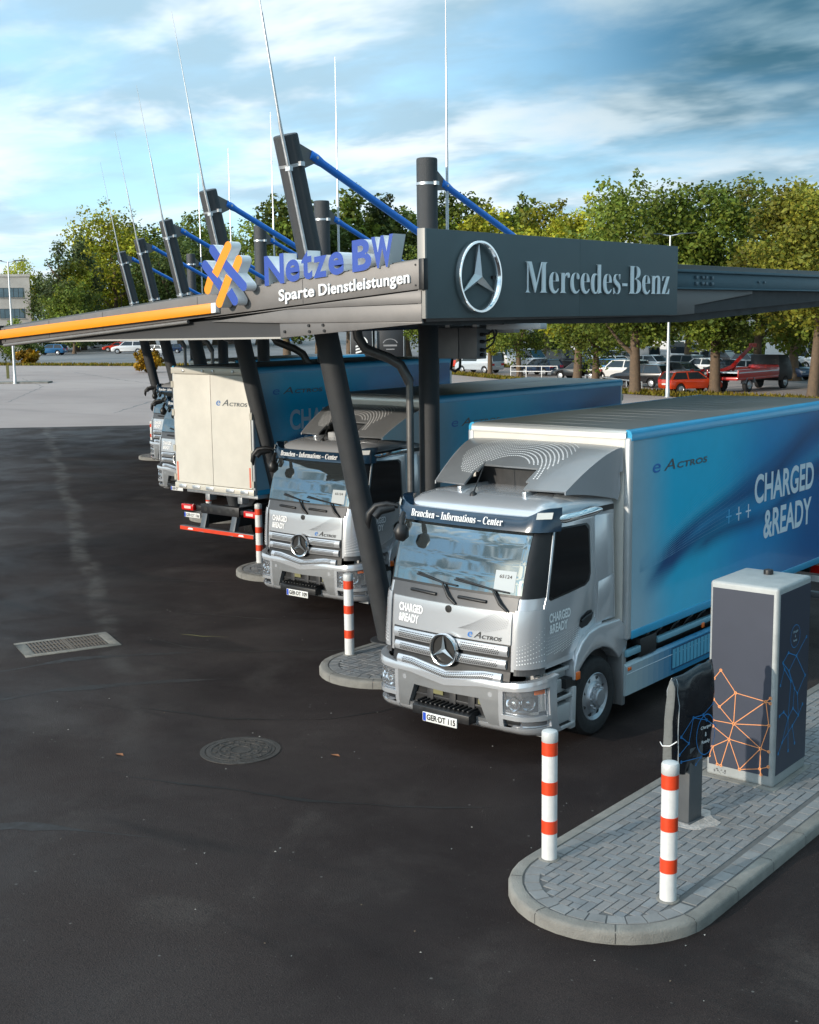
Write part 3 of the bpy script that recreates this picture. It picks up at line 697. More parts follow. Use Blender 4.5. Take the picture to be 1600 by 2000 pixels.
    for y, x in ((YF+3.1, -11.05), (14.5, -9.99)):
        mb = MB(); mb.box(x-.45, x+.45, y-.08, y+.08, 5.06 if x < -11 else 5.12, 5.16 if x < -11 else 5.20); B(mb, 'strip_light', mat('light housing', (.42, .43, .44), .4, .2), bevel=.01)
    # masts: the front one of each pair leans towards the lane, the rear one stands upright
    R = .178
    def mast(front):
        base = Vector((-13.02, 15.27, .1)) if front else Vector((-13.608, 17.12, .1)); top = Vector((-12.98, 13.139, 7.86)) if front else Vector((-13.608, 17.12, 7.93))
        ax = (top-base).normalized(); bk = Vector((0, 1, 0)); bk = (bk-ax*bk.dot(ax)).normalized(); sd = bk.cross(ax).normalized()
        mb = MB(); mb.tube([base, top-ax*.03, top-ax*.008, top], [R, R, R*.96, R*.86], 32); ms = B(mb, 'mast', MAST, smooth=40)
        mb = MB(); mb.lathe([(R+.13, .005), (R+.13, .03), (R+.01, .03)], 28, 'z', (base.x, base.y, .1)); B(mb, 'foot_plate', MAST, parent=ms, smooth=40)
        def at(d): return top-ax*d
        for d in ((.42, 1.95) if front else (.42, 1.85)):
            p = at(d); mb = MB(); mb.tube([p-ax*.022, p+ax*.022], R+.007, 32, caps=False); mb.box(p.x+sd.x*R-.02, p.x+sd.x*R+.05, p.y+bk.y*.0-.04, p.y+.04, p.z-.03, p.z+.03); B(mb, 'clamp', GALV, parent=ms, smooth=40)
        # gusset on the rear side and the stay that carries the roof
        g0 = at(.12)+bk*R*.9; g1 = at(.52)+bk*R*.9; tip = at(.42)+bk*.50
        mb = MB()
        for s_ in (-.022, .022): mb.quad(g0+sd*s_, tip+Vector((0,0,.07))+sd*s_, tip-Vector((0,0,.07))+sd*s_, g1+sd*s_)
        b = len(mb.v)-8
        for i in range(4): j = (i+1) % 4; mb.face([b+i, b+j, b+4+j, b+4+i])
        B(mb, 'gusset', mat('gusset metal', (.17, .16, .15), .5, .3), parent=ms)
        s0 = tip-Vector((0, .10, -.04)); s1 = s0 + Vector((0, 4.15, -1.66)) if front else s0 + Vector((0, 4.6, -1.72))
        dd = (s1-s0).normalized()
        mb = MB(); mb.tube([s0, s0+dd*.06, s0+dd*.14, s0+dd*.28, s1], [.07, .072, .075, .057, .057], 16); st = B(mb, 'stay', STAYB, parent=ms, smooth=35)
        mb = MB(); mb.tube([tip-sd*.085-Vector((0,.02,0)), tip+sd*.085-Vector((0,.02,0))], .022, 10); B(mb, 'pin', GALV, parent=st, smooth=35)
        # lightning rod
        if front:
            r0 = at(2.0)+sd*(R*.62)-bk*(R*.98); r1 = at(-.1)+sd*(R*.62)-bk*(R*.98); tilt = Vector((0, -.205, 1)).normalized(); r2 = r1+tilt*1.5; r3 = r1+tilt*3.25
        else:
            q = Vector((0, .55, 0)); r0 = Vector((top.x, top.y, 5.6))+q; r1 = top+q+Vector((0,0,.1)); r2 = r1+Vector((0,0,1.75)); r3 = r1+Vector((0,0,3.1))
        mb = MB(); mb.tube([r0, r1, r1+(r2-r1)*.12, r2, r2+(r3-r2)*.02, r3], [.026, .026, .020, .016, .010, .004], 10); rod = B(mb, 'lightning_rod', GALV, parent=ms, smooth=35)
        mb = MB()
        for d in ((.45, 1.92) if front else (.42,)):
            p = at(d); e = p + (sd*(R*.62)-bk*(R*.98) if front else Vector((0, .55, 0))); mb.tube([p+(e-p)*.3, e], .014, 8); mb.box(e.x-.045, e.x+.045, e.y-.03, e.y+.03, e.z-.03, e.z+.03)
        B(mb, 'rod_bracket', GALV, parent=ms)
        # rainwater pipe of the rear mast, with its swan neck under the roof
        if not front:
            x, y = top.x-.05, top.y-.42
            pts = [(x-.75, y-.55, 5.25), (x-.72, y-.53, 4.98), (x-.62, y-.46, 4.78), (x-.30, y-.22, 4.62), (x-.14, y-.11, 4.50), (x-.06, y-.03, 4.28), (x-.04, y, 4.0), (x-.04, y, .12)]
            mb = MB(); mb.tube([(x-.04, y, 4.3)] + [(x-.04, y, .12)], .062, 14); mb.tube(pts[:6]+[(x-.04, y, 4.2)], .085, 14); B(mb, 'drain_pipe', mat('pipe grey', (.17, .165, .16), .35, .5, 0, .1, 5), parent=ms, smooth=50)
        return ms
    mf, mr = mast(True), mast(False)
    for n in range(1, 5):
        for s in (mf, mr):
            c = copy_tree(s, root); c.location = s.location + S*n
make_canopy()

# ------------------------------------------------------------------ signs on the canopy
def make_brand_sign():
    root = empty('brand_sign', (XS, 15.6, 5.83), 0, 'long petrol grey sign panel with chrome star ring and silver serif lettering', 'sign')
    oy, oz = 15.6, 5.83
    z0, z1, y0, y1 = 5.285-oz, 6.375-oz, 12.36-oy, 18.87-oy
    mb = MB(); mb.box(-.09, -.002, y0, (y0+y1)/2+.28, z0, z1); mb.box(-.09, -.002, (y0+y1)/2+.284, y1, z0, z1); mb.build('panel', SIGNP, root, bevel=.003)
    mb = MB(); mb.box(-.12, -.001, y0-.035, y0-.001, z0-.002, z1+.002); mb.build('end_trim', mat('pale trim', (.30, .29, .27), .5, .2), root, bevel=.003)
    cy, cz, R = 13.36-oy, 5.805-oz, .458
    mb = MB(); n = 72
    for k in range(n):
        for t in range(10):
            pass
    prof = [(R-.058, .03), (R-.052, .075), (R-.03, .10), (R-.006, .10), (R, .085), (R, .03)]
    mb.lathe(prof, 72, 'x'); mb.v = [(x, y+cy, z+cz) for x, y, z in mb.v]; mb.build('star_ring', CHROME, root, smooth=35)
    mb = MB()
    for k in range(3):
        a = pi/2 + 2*pi*k/3; tip = (cy+cos(a)*(R-.03), cz+sin(a)*(R-.03)); w = .075
        for s in (-1, 1):
            b = a + s*pi/3; sh = (cy+cos(b)*w, cz+sin(b)*w); mb.quad((.11, cy, cz), (.062, *tip), (.035, *sh)); mb.quad((.03, cy, cz), (.03, *tip), (.03, *sh)); mb.quad((.035, *sh), (.062, *tip), (.03, *tip), (.03, *sh))
    mb.build('star', ALU, root, merge=False)
    mb = MB(); text_on(mb, serif('Mercedes-Benz'), (0, 14.45-oy, 5.605-oz), (0,1,0), (0,0,1), 4.07, .425, -.014, .018, .022); mb.build('lettering', SATIN, root, merge=False)
    mb = MB()
    for y in (13.0, 13.72, 13.36): mb.box(-.002, .035, y-oy-.02, y-oy+.02, cz-.02+(.44 if y == 13.36 else 0), cz+.02+(.44 if y == 13.36 else 0))
    mb.build('standoff', BLACKP, root)
make_brand_sign()
def make_utility_sign():
    y = YF-.03; root = empty('rooftop_lettering', (-11.45, y, 5.85), 0, 'violet blue block letters with white sides standing on the canopy edge', 'sign')
    U = Vector((1, 0, .0835)).normalized(); V = Vector((0, 0, 1))
    x = -12.58; 
    mb = MB(); D = .25
    def put(t, xa, xb, h, z=None, fat=.03, base=.0):
        o = Vector((xa, y+D, (5.745+(xa+12.58)*.0835 if z is None else z)+base))
        text_on(mb, t, o, U, V, (xb-xa), h, fat, D, 0, 0, 1.0, 0, 1)
    put('N', -12.585, -12.21, .395); put('e', -12.18, -11.92, .29); put('t', -11.885, -11.69, .375); put('z', -11.67, -11.43, .275); put('e', -11.40, -11.13, .29)
    put('B', -10.985, -10.66, .395); put('W', -10.66, -10.30, .395, None, .045)
    mb.v = [(a+11.45, b-y, c-5.85) for a, b, c in mb.v]; mb.build('lettering', [VIOLET, RETURNW], root, merge=False)
    mb = MB(); mb.prism([(-12.6+11.45, 5.70-5.85), (-10.3+11.45, 5.89-5.85), (-10.3+11.45, 5.93-5.85), (-12.6+11.45, 5.74-5.85)], 'y', .05, D-.02); mb.build('mounting_rail', CANDK, root)
    r2 = empty('service_lettering', (-11.2, YF, 5.65), 0, 'small white lettering on the grey canopy fascia below the block letters', 'sign')
    mb = MB(); text_on(mb, 'Sparte', (-12.33+11.2, -.004, 5.488-5.65), U, V, .66, .20, .022, .02, .002, 0, 1.05); text_on(mb, 'Dienstleistungen', (-11.59+11.2, -.004, 5.548-5.65), U, V, 1.545, .195, .022, .02, .002, 0, 1.05)
    mb.build('lettering', WHITE, r2, merge=False)
    # woven hash emblem
    r3 = empty('woven_emblem', (-13.2, YF, 5.9), 0, 'woven hash emblem of blue and orange bars on the canopy edge', 'emblem')
    def bar(name, p, q, m, ca, cb, dy):
        p, q = Vector(p), Vector(q); d = (q-p).normalized(); nn = Vector((-d.y, d.x)); w = .068; poly = []
        if ca: poly += [p + nn*w*cos(t)-d*w*sin(t)+d*w for t in [pi*k/8 for k in range(9)]]
        else: poly += [p+nn*w, p-nn*w]
        if cb: poly += [q - nn*w*cos(t)+d*w*sin(t)-d*w for t in [pi*k/8 for k in range(9)]]
        else: poly += [q-nn*w, q+nn*w]
        poly = [(v.x+13.2, v.y-5.9) for v in poly]
        mb = MB(); mb.cur = 1; mb.prism(poly, 'y', -.20+dy, -.02, capa=False); k = len(poly)
        mb.cur = 0; mb.face(list(range(k))); mb.build(name, [m, RETURNW], r3)
    bar('orange_bar', (-13.06, 6.345), (-13.385, 5.915), ORANGE, 1, 0, -.004); bar('orange_bar', (-13.475, 5.87), (-13.58, 5.66), ORANGE, 0, 1, 0)
    bar('orange_bar', (-12.865, 6.155), (-12.99, 5.955), ORANGE, 1, 0, 0); bar('orange_bar', (-13.10, 5.885), (-13.35, 5.475), ORANGE, 0, 1, -.004)
    bar('blue_bar', (-13.465, 6.31), (-13.30, 6.13), VIOLET, 1, 0, 0); bar('blue_bar', (-13.19, 6.065), (-12.77, 5.705), VIOLET, 0, 1, -.002)
    bar('blue_bar', (-13.63, 6.10), (-13.25, 5.735), VIOLET, 1, 0, -.002); bar('blue_bar', (-13.11, 5.69), (-12.965, 5.505), VIOLET, 0, 1, 0)
    # orange light bar
    r4 = empty('orange_light_bar', (-16.2, YF, 5.3), 0, 'long orange bar running along the sloping canopy fascia', 'light bar')
    zc = lambda x: 5.468 + (x+13.55)*.0695
    mb = MB(); poly = [(-19.0, zc(-19.0)-.072), (-13.63, zc(-13.63)-.072), (-13.63, zc(-13.63)+.072), (-19.0, zc(-19.0)+.072)]
    mb.prism([(a+16.2, b-5.3) for a, b in poly], 'y', -.085, -.004); mb.build('diffuser', ORANGE, r4, bevel=.008)
    mb = MB(); poly = [(-13.626, zc(-13.62)-.07), (-13.53, zc(-13.53)-.07), (-13.53, zc(-13.53)+.07), (-13.626, zc(-13.62)+.07)]; mb.prism([(a+16.2, b-5.3) for a, b in poly], 'y', -.083, -.004); mb.build('end_cap', RETURNW, r4, bevel=.006)
make_utility_sign()
def make_junction():
    root = empty('junction_box', (-11.28, 15.0, 4.92), 0, 'grey junction box with black cables hanging under the canopy', 'junction box')
    mb = MB(); mb.box(-.37, .0, -.12, .12, -.23, .22); mb.box(.012, .34, -.12, .12, -.23, .22); mb.build('housing', mat('box grey', (.17, .17, .175), .5, .2, 0, .1, 6), root, bevel=.012)
    mb = MB(); mb.box(-.30, -.22, -.03, .03, .2, .42); mb.box(.2, .28, -.03, .03, .2, .42); mb.build('hanger', GALV, root)
    mb = MB()
    for z in (.12, .02, -.10, -.17): mb.tube([(.34, -.02, z), (.40, -.02, z)], .028, 10)
    mb.build('cable_gland', BLACKP, root, smooth=40)
    for z, r in ((.12, .16), (.02, .24), (-.10, .20)):
        mb = MB(); mb.tube([(.40, -.02, z)]+[(.40+r*sin(t)*.9, -.02+.03*sin(2*t), z+(.42-z)*t/pi*1.0 - .05*sin(t)) for t in [pi*k/12 for k in range(1, 13)]], .014, 8); mb.build('cable', BLACKP, root, smooth=50)
    mb = MB(); mb.tube([(-.05, .0, -.23), (-.06, 0, -.36), (-.16, .02, -.42), (-.3, .1, -.40), (-.42, .3, -.2)], .02, 8)
    mb.build('cable', BLACKP, root, smooth=50)
make_junction()

# ------------------------------------------------------------------ trucks (local frame: x across, y back from the number plate, z up)
YFT = [(.34,.14),(.40,.06),(.50,.03),(.75,.02),(.95,.02),(1.05,.05),(1.15,.06),(1.45,.07),(1.80,.10),(1.85,.115),(2.0,.16),(2.2,.208),(2.4,.270),(2.6,.348),(2.72,.405),(2.82,.46),(2.93,.52),(3.2,.7)]
def yfront(z):
    for (a, b), (c, d) in zip(YFT, YFT[1:]):
        if a <= z <= c: return b+(d-b)*(z-a)/(c-a)
    return YFT[0][1] if z < YFT[0][0] else YFT[-1][1]
def wside(z): return 1.172-.055*(z-1.12)/1.81
XF = .93
def cab_pt(s, z, off=0.0):
    """point of the cab skin: s<.93 front, .93-1.33 rounded corner, beyond that the side"""
    sg = -1 if s < 0 else 1; s = abs(s); w = wside(z); yf = yfront(z); yc = yf+.055; cx = w-XF; cd = .36
    if s <= XF: t = s/XF; p = (s, yf+.055*t**2.2); n = (.121*t**1.2/XF*1.0, -1)
    elif s <= XF+.4: a = (s-XF)/.4*pi/2; p = (XF+cx*sin(a), yc+cd*(1-cos(a))); n = (sin(a)/max(cx, .05)*.25+.18*cos(a), -cos(a))
    else: p = (w, yc+cd+(s-XF-.4)); n = (1, 0)
    l = sqrt(n[0]**2+n[1]**2)
    return ((p[0]+n[0]/l*off)*sg, p[1]+n[1]/l*off, z)
def patch(mb, s0, s1, z0, z1, off, nu=12, nv=4, thick=.012, zl=None, zr=None):
    """raised panel on the cab skin; zl / zr may give (z0, z1) at the two ends"""
    def P(u, v, o):
        s = s0+(s1-s0)*u; a, b = (z0, z1) if zl is None else (zl[0]+(zr[0]-zl[0])*u, zl[1]+(zr[1]-zl[1])*u)
        return cab_pt(s, a+(b-a)*v, o)
    mb.grid(lambda u, v: P(u, v, off), nu, nv)
    rim = [(i/nu, 0) for i in range(nu)]+[(1, j/nv) for j in range(nv)]+[(1-i/nu, 1) for i in range(nu)]+[(0, 1-j/nv) for j in range(nv)]
    for k in range(len(rim)):
        a, b = rim[k], rim[(k+1) % len(rim)]; mb.quad(P(*a, off), P(*b, off), P(*b, off-thick), P(*a, off-thick))
def side_poly(mb, poly, sg, off, thick=.012):
    f = [(sg*(wside(z)+off), y, z) for y, z in poly]; g = [(sg*(wside(z)+off-thick), y, z) for y, z in poly]
    b = len(mb.v); k = len(poly); mb.v += f+g; mb.face([b+i for i in range(k)])
    for i in range(k): j = (i+1) % k; mb.face([b+i, b+j, b+k+j, b+k+i])
def arc(cx, cy, r, a0, a1, n): return [(cx+r*cos(radians(a0+(a1-a0)*k/n)), cy+r*sin(radians(a0+(a1-a0)*k/n))) for k in range(n+1)]
BOXY0, BOXY1, BZ0, BZ1, BW = 2.22, 9.16, 1.12, 3.845, 1.275

def livery(y, z):
    """printed design of the box side: silver to cyan to deep blue with flowing bands"""
    def mixc(a, b, t): t = max(0, min(1, t)); t = t*t*(3-2*t); return tuple(p+(q-p)*t for p, q in zip(a, b))
    y = y-2.2; h = (z-1.12)/2.72
    c = mixc((.30,.46,.55), (.008,.50,.78), y/1.25-.10+h*.10)
    c = mixc(c, (.004,.28,.60), (y-1.5-h*1.0)/2.1)
    c = mixc(c, (.003,.11,.32), (y-3.3-h*1.3)/2.6)
    arcz = lambda y: .30+.30*(1-exp(-max(0, y-.35)/1.35))+.012*y*y*.6
    d = h - arcz(y)                                   # dark lobe under the first curve
    if y > .3: c = mixc(c, (.005,.075,.22), (1-abs(d+.10)/.13)*min(1, max(0, y-.3)/.9)*max(.3, 1-(y-2.5)/5))
    if y > .4: c = mixc(c, (.07,.50,.74), (1-abs(d-.012)/.035)*.55*min(1, (y-.4)/.8)*max(0, 1-max(0, y-1.5)/4.2)*(abs(d-.012) < .035))
    d2 = h - (.40+.055*(y-1.6)+.032*sin((y-1.6)*1.7))
    if y > 1.2: c = mixc(c, (.02,.27,.52), max(0, 1-abs(d2)/.06)*.8*min(1, max(0, y-1.2)/.8)); c = mixc(c, (.003,.06,.18), max(0, 1-abs(d2+.10)/.09)*.7*min(1, max(0, y-1.4)/.8))
    d3 = h - (.30+.13*(y-3.0)+.02*sin(y*1.4))
    if y > 3.2: c = mixc(c, (.02,.23,.48), max(0, 1-abs(d3)/.07)*.7*min(1, (y-3.2)/1.2)); c = mixc(c, (.003,.055,.17), max(0, 1-abs(d3-.14)/.11)*.75*min(1, (y-3.2)/1.2))
    d4 = h - (.86-.055*(y-4.2)**2*.2)
    if y > 2.0: c = mixc(c, (.006,.10,.27), max(0, 1-abs(h-(.46+.11*(y-2.2)))/.16)*.6*min(1, (y-2.0)/1.4))
    c = mixc(c, (.01,.19,.42), max(0, h-.75)/.3*.7*max(0, min(1, (y-4)/2)))
    return c
LIV = mat('printed box foil', (.1,.3,.5), .25, 0, .45, .03, 4, attr='col')
BLUEP = mat('mid blue panel', (.025,.32,.55), .36, .1, .3, .06, 3)
def write_badge(mb, o, u, v, w, h, blue=0, grey=1):
    o, u, v = Vector(o), Vector(u), Vector(v)
    mb.cur = blue; text_on(mb, 'e', o, u, v, w*.13, h, .0, 0, .004, .25)
    mb.cur = grey; text_on(mb, 'A', o+u*w*.20, u, v, w*.20, h*1.25, .0, 0, .004, .55)
    text_on(mb, 'CTROS', o+u*w*.43, u, v, w*.56, h*.72, .02, 0, .004, .25, 1.02)

def make_wheel(parent, x, y, sg, name='wheel'):
    r, w = .51, .30
    mb = MB(); xo = x-sg*0; xi = x-sg*w
    prof = [(.305, xo-sg*.02), (.34, xo-sg*.004), (.40, xo), (.47, xo-sg*.012), (.50, xo-sg*.045), (r, xo-sg*.07)]
    for k in range(4): b = xo-sg*(.075+.04*k); prof += [(r, b), (r-.012, b-sg*.006), (r-.012, b-sg*.014), (r, b-sg*.02)]
    prof += [(r, xi+sg*.06), (.47, xi+sg*.01), (.36, xi), (.30, xi)]
    mb.lathe(prof, 44, 'x', (0, y, r)); t = mb.build(name, RUBBER, parent, smooth=35)
    mb = MB(); prof = [(.312, xo-sg*.02), (.30, xo-sg*.012), (.285, xo-sg*.03), (.265, xo-sg*.055), (.20, xo-sg*.035), (.178, xo-sg*.01), (.172, xo+sg*.006), (.125, xo+sg*.008), (.118, xo-sg*.0), (.112, xo+sg*.055), (.10, xo+sg*.07), (0, xo+sg*.075)]
    mb.lathe(prof, 40, 'x', (0, y, r)); rim = mb.build('rim', mat('wheel silver', (.40, .42, .45), .32, .6, .2, .08, 8), t, smooth=30)
    mb = MB()
    for k in range(8): a = 2*pi*(k+.5)/8; mb.disc((xo-sg*.0425, y+.236*cos(a), r+.236*sin(a)), (0, cos(a), sin(a)), (sg*.3, -sin(a), cos(a)), .030, 10)
    mb.build('rim_hole', BLACKP, t, merge=False)
    mb = MB()
    for k in range(10): a = 2*pi*k/10; mb.tube([(xo+sg*.004, y+.150*cos(a), r+.150*sin(a)), (xo+sg*.03, y+.150*cos(a), r+.150*sin(a))], .014, 6)
    mb.build('wheel_nut', GALV, t)
    return t

def make_truck():
    root = empty('truck')
    b = lambda mb, name, m, par=root, **k: mb.build(name, m, par, **k)
    # ---- chassis
    mb = MB()
    for sg in (-1, 1): mb.box(sg*.43-.04, sg*.43+.04, .35, 9.0, .78, 1.02)
    mb.box(-.39, .39, 5.6, 5.75, .8, 1.0); mb.box(-1.05, 1.05, .45, 2.1, .62, 1.2)
    mb.box(-1.1, 1.1, 2.25, 5.6, .42, .98)
    for y in (1.58, 6.75): mb.tube([(-.95, y, .51), (.95, y, .51)], .09, 12)
    b(mb, 'chassis', BLACKP)
    # ---- cab skin and roof
    ss = [0, .2, .4, .6, .75, .87, .93]+[.93+.4*k/7 for k in range(1, 8)]+[1.5, 1.8, 2.2, 2.6]
    ss = [-s for s in ss[:0:-1]]+ss
    zz = [1.12, 1.3, 1.5, 1.7, 1.8, 1.85, 1.95, 2.0, 2.2, 2.4, 2.6, 2.72, 2.82, 2.93]
    mb = MB(); rows = []
    def clip(p): return (p[0], min(p[1], 2.10), p[2])
    for z in zz: rows.append([clip(cab_pt(s, z)) for s in ss])
    for dz, k, dy in ((2.985, .975, .04), (3.04, .93, .13), (3.09, .82, .30), (3.125, .62, .52), (3.14, .3, .75)):
        base = [clip(cab_pt(s, 2.93)) for s in ss]; rows.append([(x*k, 2.10-(2.10-y)*(1-dy/1.6) if y < 2.09 else 2.10, dz-.02*max(0, (y-1.2))) for x, y, z in base])
    n = len(ss)
    for r_ in rows: mb.v += r_
    for i in range(len(rows)-1):
        for k in range(n-1): mb.face([i*n+k, i*n+k+1, (i+1)*n+k+1, (i+1)*n+k])
    for i in range(len(rows)-1): mb.face([i*n, (i+1)*n, (i+1)*n+n-1, i*n+n-1])
    e = (len(rows)-1)*n; mb.face([e+k for k in range(n)])
    cab = b(mb, 'cab', SILVER, smooth=28)
    # windscreen, surround, wiper band
    mb = MB(); patch(mb, -1.31, 1.31, 1.99, 2.86, .006, 44, 8); b(mb, 'windscreen_surround', BLACKP, smooth=40)
    mb = MB(); patch(mb, -.99, .99, 2.0, 2.80, .014, 40, 20, zl=(2.03, 2.78), zr=(2.03, 2.78)); ws = b(mb, 'windscreen', WSCREEN, smooth=60)
    mb = MB(); patch(mb, .60, .88, 2.06, 2.30, .0165, 6, 3, .003); cd_ = b(mb, 'permit_card', mat('paper card', (.42, .45, .46), .6), ws)
    mb = MB(); text_on(mb, '65124', (.66, 0, 2.215), (1,0,0), (0,0,1), .17, .04, .02, 0, 0); mb.v = [cab_pt(x, z, .019) for x, y, z in mb.v]; b(mb, 'lettering', INK, cd_, merge=False)
    mb = MB(); patch(mb, -.955, .955, 1.83, 2.0, .016, 30, 3); b(mb, 'wiper_band', BANDG, smooth=50)
    mb = MB(); patch(mb, -.90, .90, 1.445, 1.825, .02, 30, 6); bon = b(mb, 'bonnet', SILVER, smooth=50)
    mb = MB()
    for s in (-.42, .33): mb.tube([cab_pt(s-.2, 1.93, .03), cab_pt(s-.15, 1.935, .045), cab_pt(s+.15, 1.925, .045), cab_pt(s+.2, 1.92, .03)], .022, 8)
    b(mb, 'grab_handle', BLACKP, smooth=50)
    for s0, s1 in ((.10, -.55), (.84, .05)):
        mb = MB(); mb.tube([cab_pt(s0, 1.84, .03), cab_pt(s0-.10, 1.92, .06), cab_pt(s0-.23, 2.07, .05)], [.018, .022, .014], 8); mb.tube([cab_pt(s0-.23, 2.07, .05), cab_pt(s1, 2.15, .03)], .010, 6); mb.tube([cab_pt(s0-.02, 2.055, .03), cab_pt(s0-.23, 2.07, .03), cab_pt(s1-.02, 2.125, .025)], .012, 6); b(mb, 'wiper', BLACKP, smooth=50)
    # bonnet lettering, badge and dots
    def skin(mb, o):                                      # wrap flat (s, z) geometry on to the skin
        mb.v = [cab_pt(x, z, o+y) for x, y, z in mb.v]; return mb
    mb = MB(); text_on(mb, 'CHARGED', (-.80, 0, 1.645), (1,0,0), (0,0,1), .40, .105, .035, 0, 0); text_on(mb, '&READY', (-.80, 0, 1.515), (1,0,0), (0,0,1), .34, .105, .035, 0, 0); skin(mb, .029); b(mb, 'lettering', WHITE, bon, merge=False)
    mb = MB(); write_badge(mb, (.30, 0, 1.475), Vector((1,0,0)), Vector((0,0,1)), .48, .065); mb.v = [cab_pt(x, z, .028) for x, y, z in mb.v]; b(mb, 'model_badge', [BADGEB, INK], bon, merge=False)
    mb = MB()
    for i in range(13):
        for k in range(30):
            t = k/30; x = .02+.84*t+.01*i; z = 1.50+.02*i*(.6+.9*t)+.16*t*t-.10*(1-t)*i/13
            if x < .87 and 1.56 < z < 1.81 and (i+k) % 1 == 0 and not (x > .28 and z < 1.56): mb.disc(cab_pt(x, z, .026), (1,0,0), (0,.05,1), .0042+.0018*t, 6)
    b(mb, 'dot_pattern', mat('grey dots', (.17, .17, .175), .5), bon, merge=False)
    mb = MB(); mb.lathe([(.0, -.035), (.045, -.03), (.045, -.01)], 20, 'y', (.0, yfront(1.76)-.0, 1.77)); b(mb, 'small_emblem', INK, bon, smooth=40)
    # grille
    mb = MB(); patch(mb, -.90, .90, 1.0, 1.445, .004, 24, 4); b(mb, 'grille_back', BLACKP)
    def vee(s): return -.085*(1-min(1, abs(s)/.55))          # the lower bars dip in the middle
    def bar(mb, s0, s1, za, zb, dip, o):
        f = lambda u, v: (lambda s: cab_pt(s, (za+(zb-za)*v)+dip*vee(s), o+.02*sin(pi*v)))(s0+(s1-s0)*u)
        mb.grid(f, 28, 4)
        for v in (0, 1):
            for k in range(28):
                p, q = f(k/28, v), f((k+1)/28, v); mb.quad(p, q, (q[0], q[1]+.06, q[2]), (p[0], p[1]+.06, p[2]))
        for u in (0, 1): mb.quad(f(u, 0), f(u, 1), (f(u,1)[0], f(u,1)[1]+.06, f(u,1)[2]), (f(u,0)[0], f(u,0)[1]+.06, f(u,0)[2]))
    HOLES = []
    for za, zb, dip, w in ((1.30, 1.425, 0, .87), (1.145, 1.255, .1, .85), (.985, 1.085, .9, .80)):
        mb = MB(); bar(mb, -w, w, za, zb, dip, .03); gb = b(mb, 'grille_bar', SILVER, smooth=40)
        mb = MB(); nz = 4
        for r_ in range(nz):
            v = .22+.56*r_/(nz-1); m_ = int(w*2/.030)
            for k in range(m_):
                s = -w+.10+(2*w-.20)*(k+(.5 if r_ % 2 else 0))/m_
                if dip < .5 and abs(s) < .21: continue
                p = Vector(cab_pt(s, za+(zb-za)*v+dip*vee(s), .034+.02*sin(pi*v))); mb.disc(p, (1,0,0), (0,.1*(.5-v),1), .0085, 6)
        b(mb, 'grille_pattern', INK, gb, merge=False)
    # star emblem on the grille
    mb = MB(); cz = 1.275; R = .205; mb.lathe([(R-.032, -.045), (R-.022, -.075), (R-.008, -.08), (R, -.065), (R, -.02)], 48, 'y', (0, .02, cz)); em = b(mb, 'grille_emblem', CHROME, smooth=40)
    mb = MB(); mb.lathe([(R-.02, -.03), (0, -.03)], 40, 'y', (0, .02, cz)); b(mb, 'emblem_dish', INK, em)
    mb = MB()
    for k in range(3):
        a = pi/2+2*pi*k/3; tip = (cos(a)*(R-.02), cz+sin(a)*(R-.02)); w = .034
        for s_ in (-1, 1):
            bb = a+s_*pi/3; sh = (cos(bb)*w, cz+sin(bb)*w); mb.quad((0, -.075, cz), (tip[0], -.04, tip[1]), (sh[0], -.035, sh[1]))
    b(mb, 'emblem_star', ALU, em, merge=False)
    # corner panels beside the bonnet, with dot print
    for sg in (-1, 1):
        mb = MB(); patch(mb, sg*.945, sg*1.30, 1.16, 1.86, .03, 12, 6); cp = b(mb, 'corner_panel', SILVER, smooth=50)
        mb = MB()
        for i in range(6):
            for k in range(11):
                s = .99+.028*k; z = 1.22+.042*i+.006*k+.0012*k*k*(i-1)*.3; mb.disc(cab_pt(sg*s, z, .0335), (Vector(cab_pt(sg*(s+.01), z))-Vector(cab_pt(sg*(s-.01), z))).normalized(), (0,0,1), .0095-.0011*i, 7)
        b(mb, 'dot_pattern', WHITE, cp, merge=False)
        mb = MB(); patch(mb, sg*.945, sg*1.30, 1.08, 1.165, .008, 10, 2); b(mb, 'corner_gap', BANDG)
    # ---- bumper: three pieces with a dipping upper lip, intake, lamps
    def bump(s, z, o):
        p = cab_pt(s, z, o); f = 1.0+max(0, abs(s)-.6)*.075; return (p[0]*f, p[1], p[2])
    def bpatch(mb, s0, s1, zlo, zhi, o, nu=24, nv=5, depth=.10):
        f = lambda u, v, oo=o: (lambda s: bump(s, zlo(s)+(zhi(s)-zlo(s))*v, oo))(s0+(s1-s0)*u)
        mb.grid(f, nu, nv)
        rim = [(i/nu, 0) for i in range(nu)]+[(1, j/nv) for j in range(nv)]+[(1-i/nu, 1) for i in range(nu)]+[(0, 1-j/nv) for j in range(nv)]
        for k in range(len(rim)): p, q = rim[k], rim[(k+1) % len(rim)]; mb.quad(f(*p), f(*q), f(*q, o-depth), f(*p, o-depth))
    lip = lambda s: .985+.9*vee(s)+max(0, abs(s)-.8)*.12
    low = lambda s: .345+.02*abs(s)
    mid = lambda s: .905+.9*vee(s)+max(0, abs(s)-.8)*.22
    mb = MB(); bpatch(mb, -1.42, 1.42, mid, lip, .045, 60, 4); bpatch(mb, -.9, .9, lambda s: .345, lambda s: .445, .02, 40, 3); b(mb, 'bumper', SILVER, smooth=45)
    mb = MB(); bpatch(mb, -.78, .78, lambda s: .74+.02*abs(s), mid, .03, 40, 3)
    for sg in (-1, 1): bpatch(mb, sg*.50, sg*.78, lambda s: .44 if abs(s) > .62 else .44+(.62-abs(s))*2.5, lambda s: .745+.02*abs(s), .03, 12, 4)
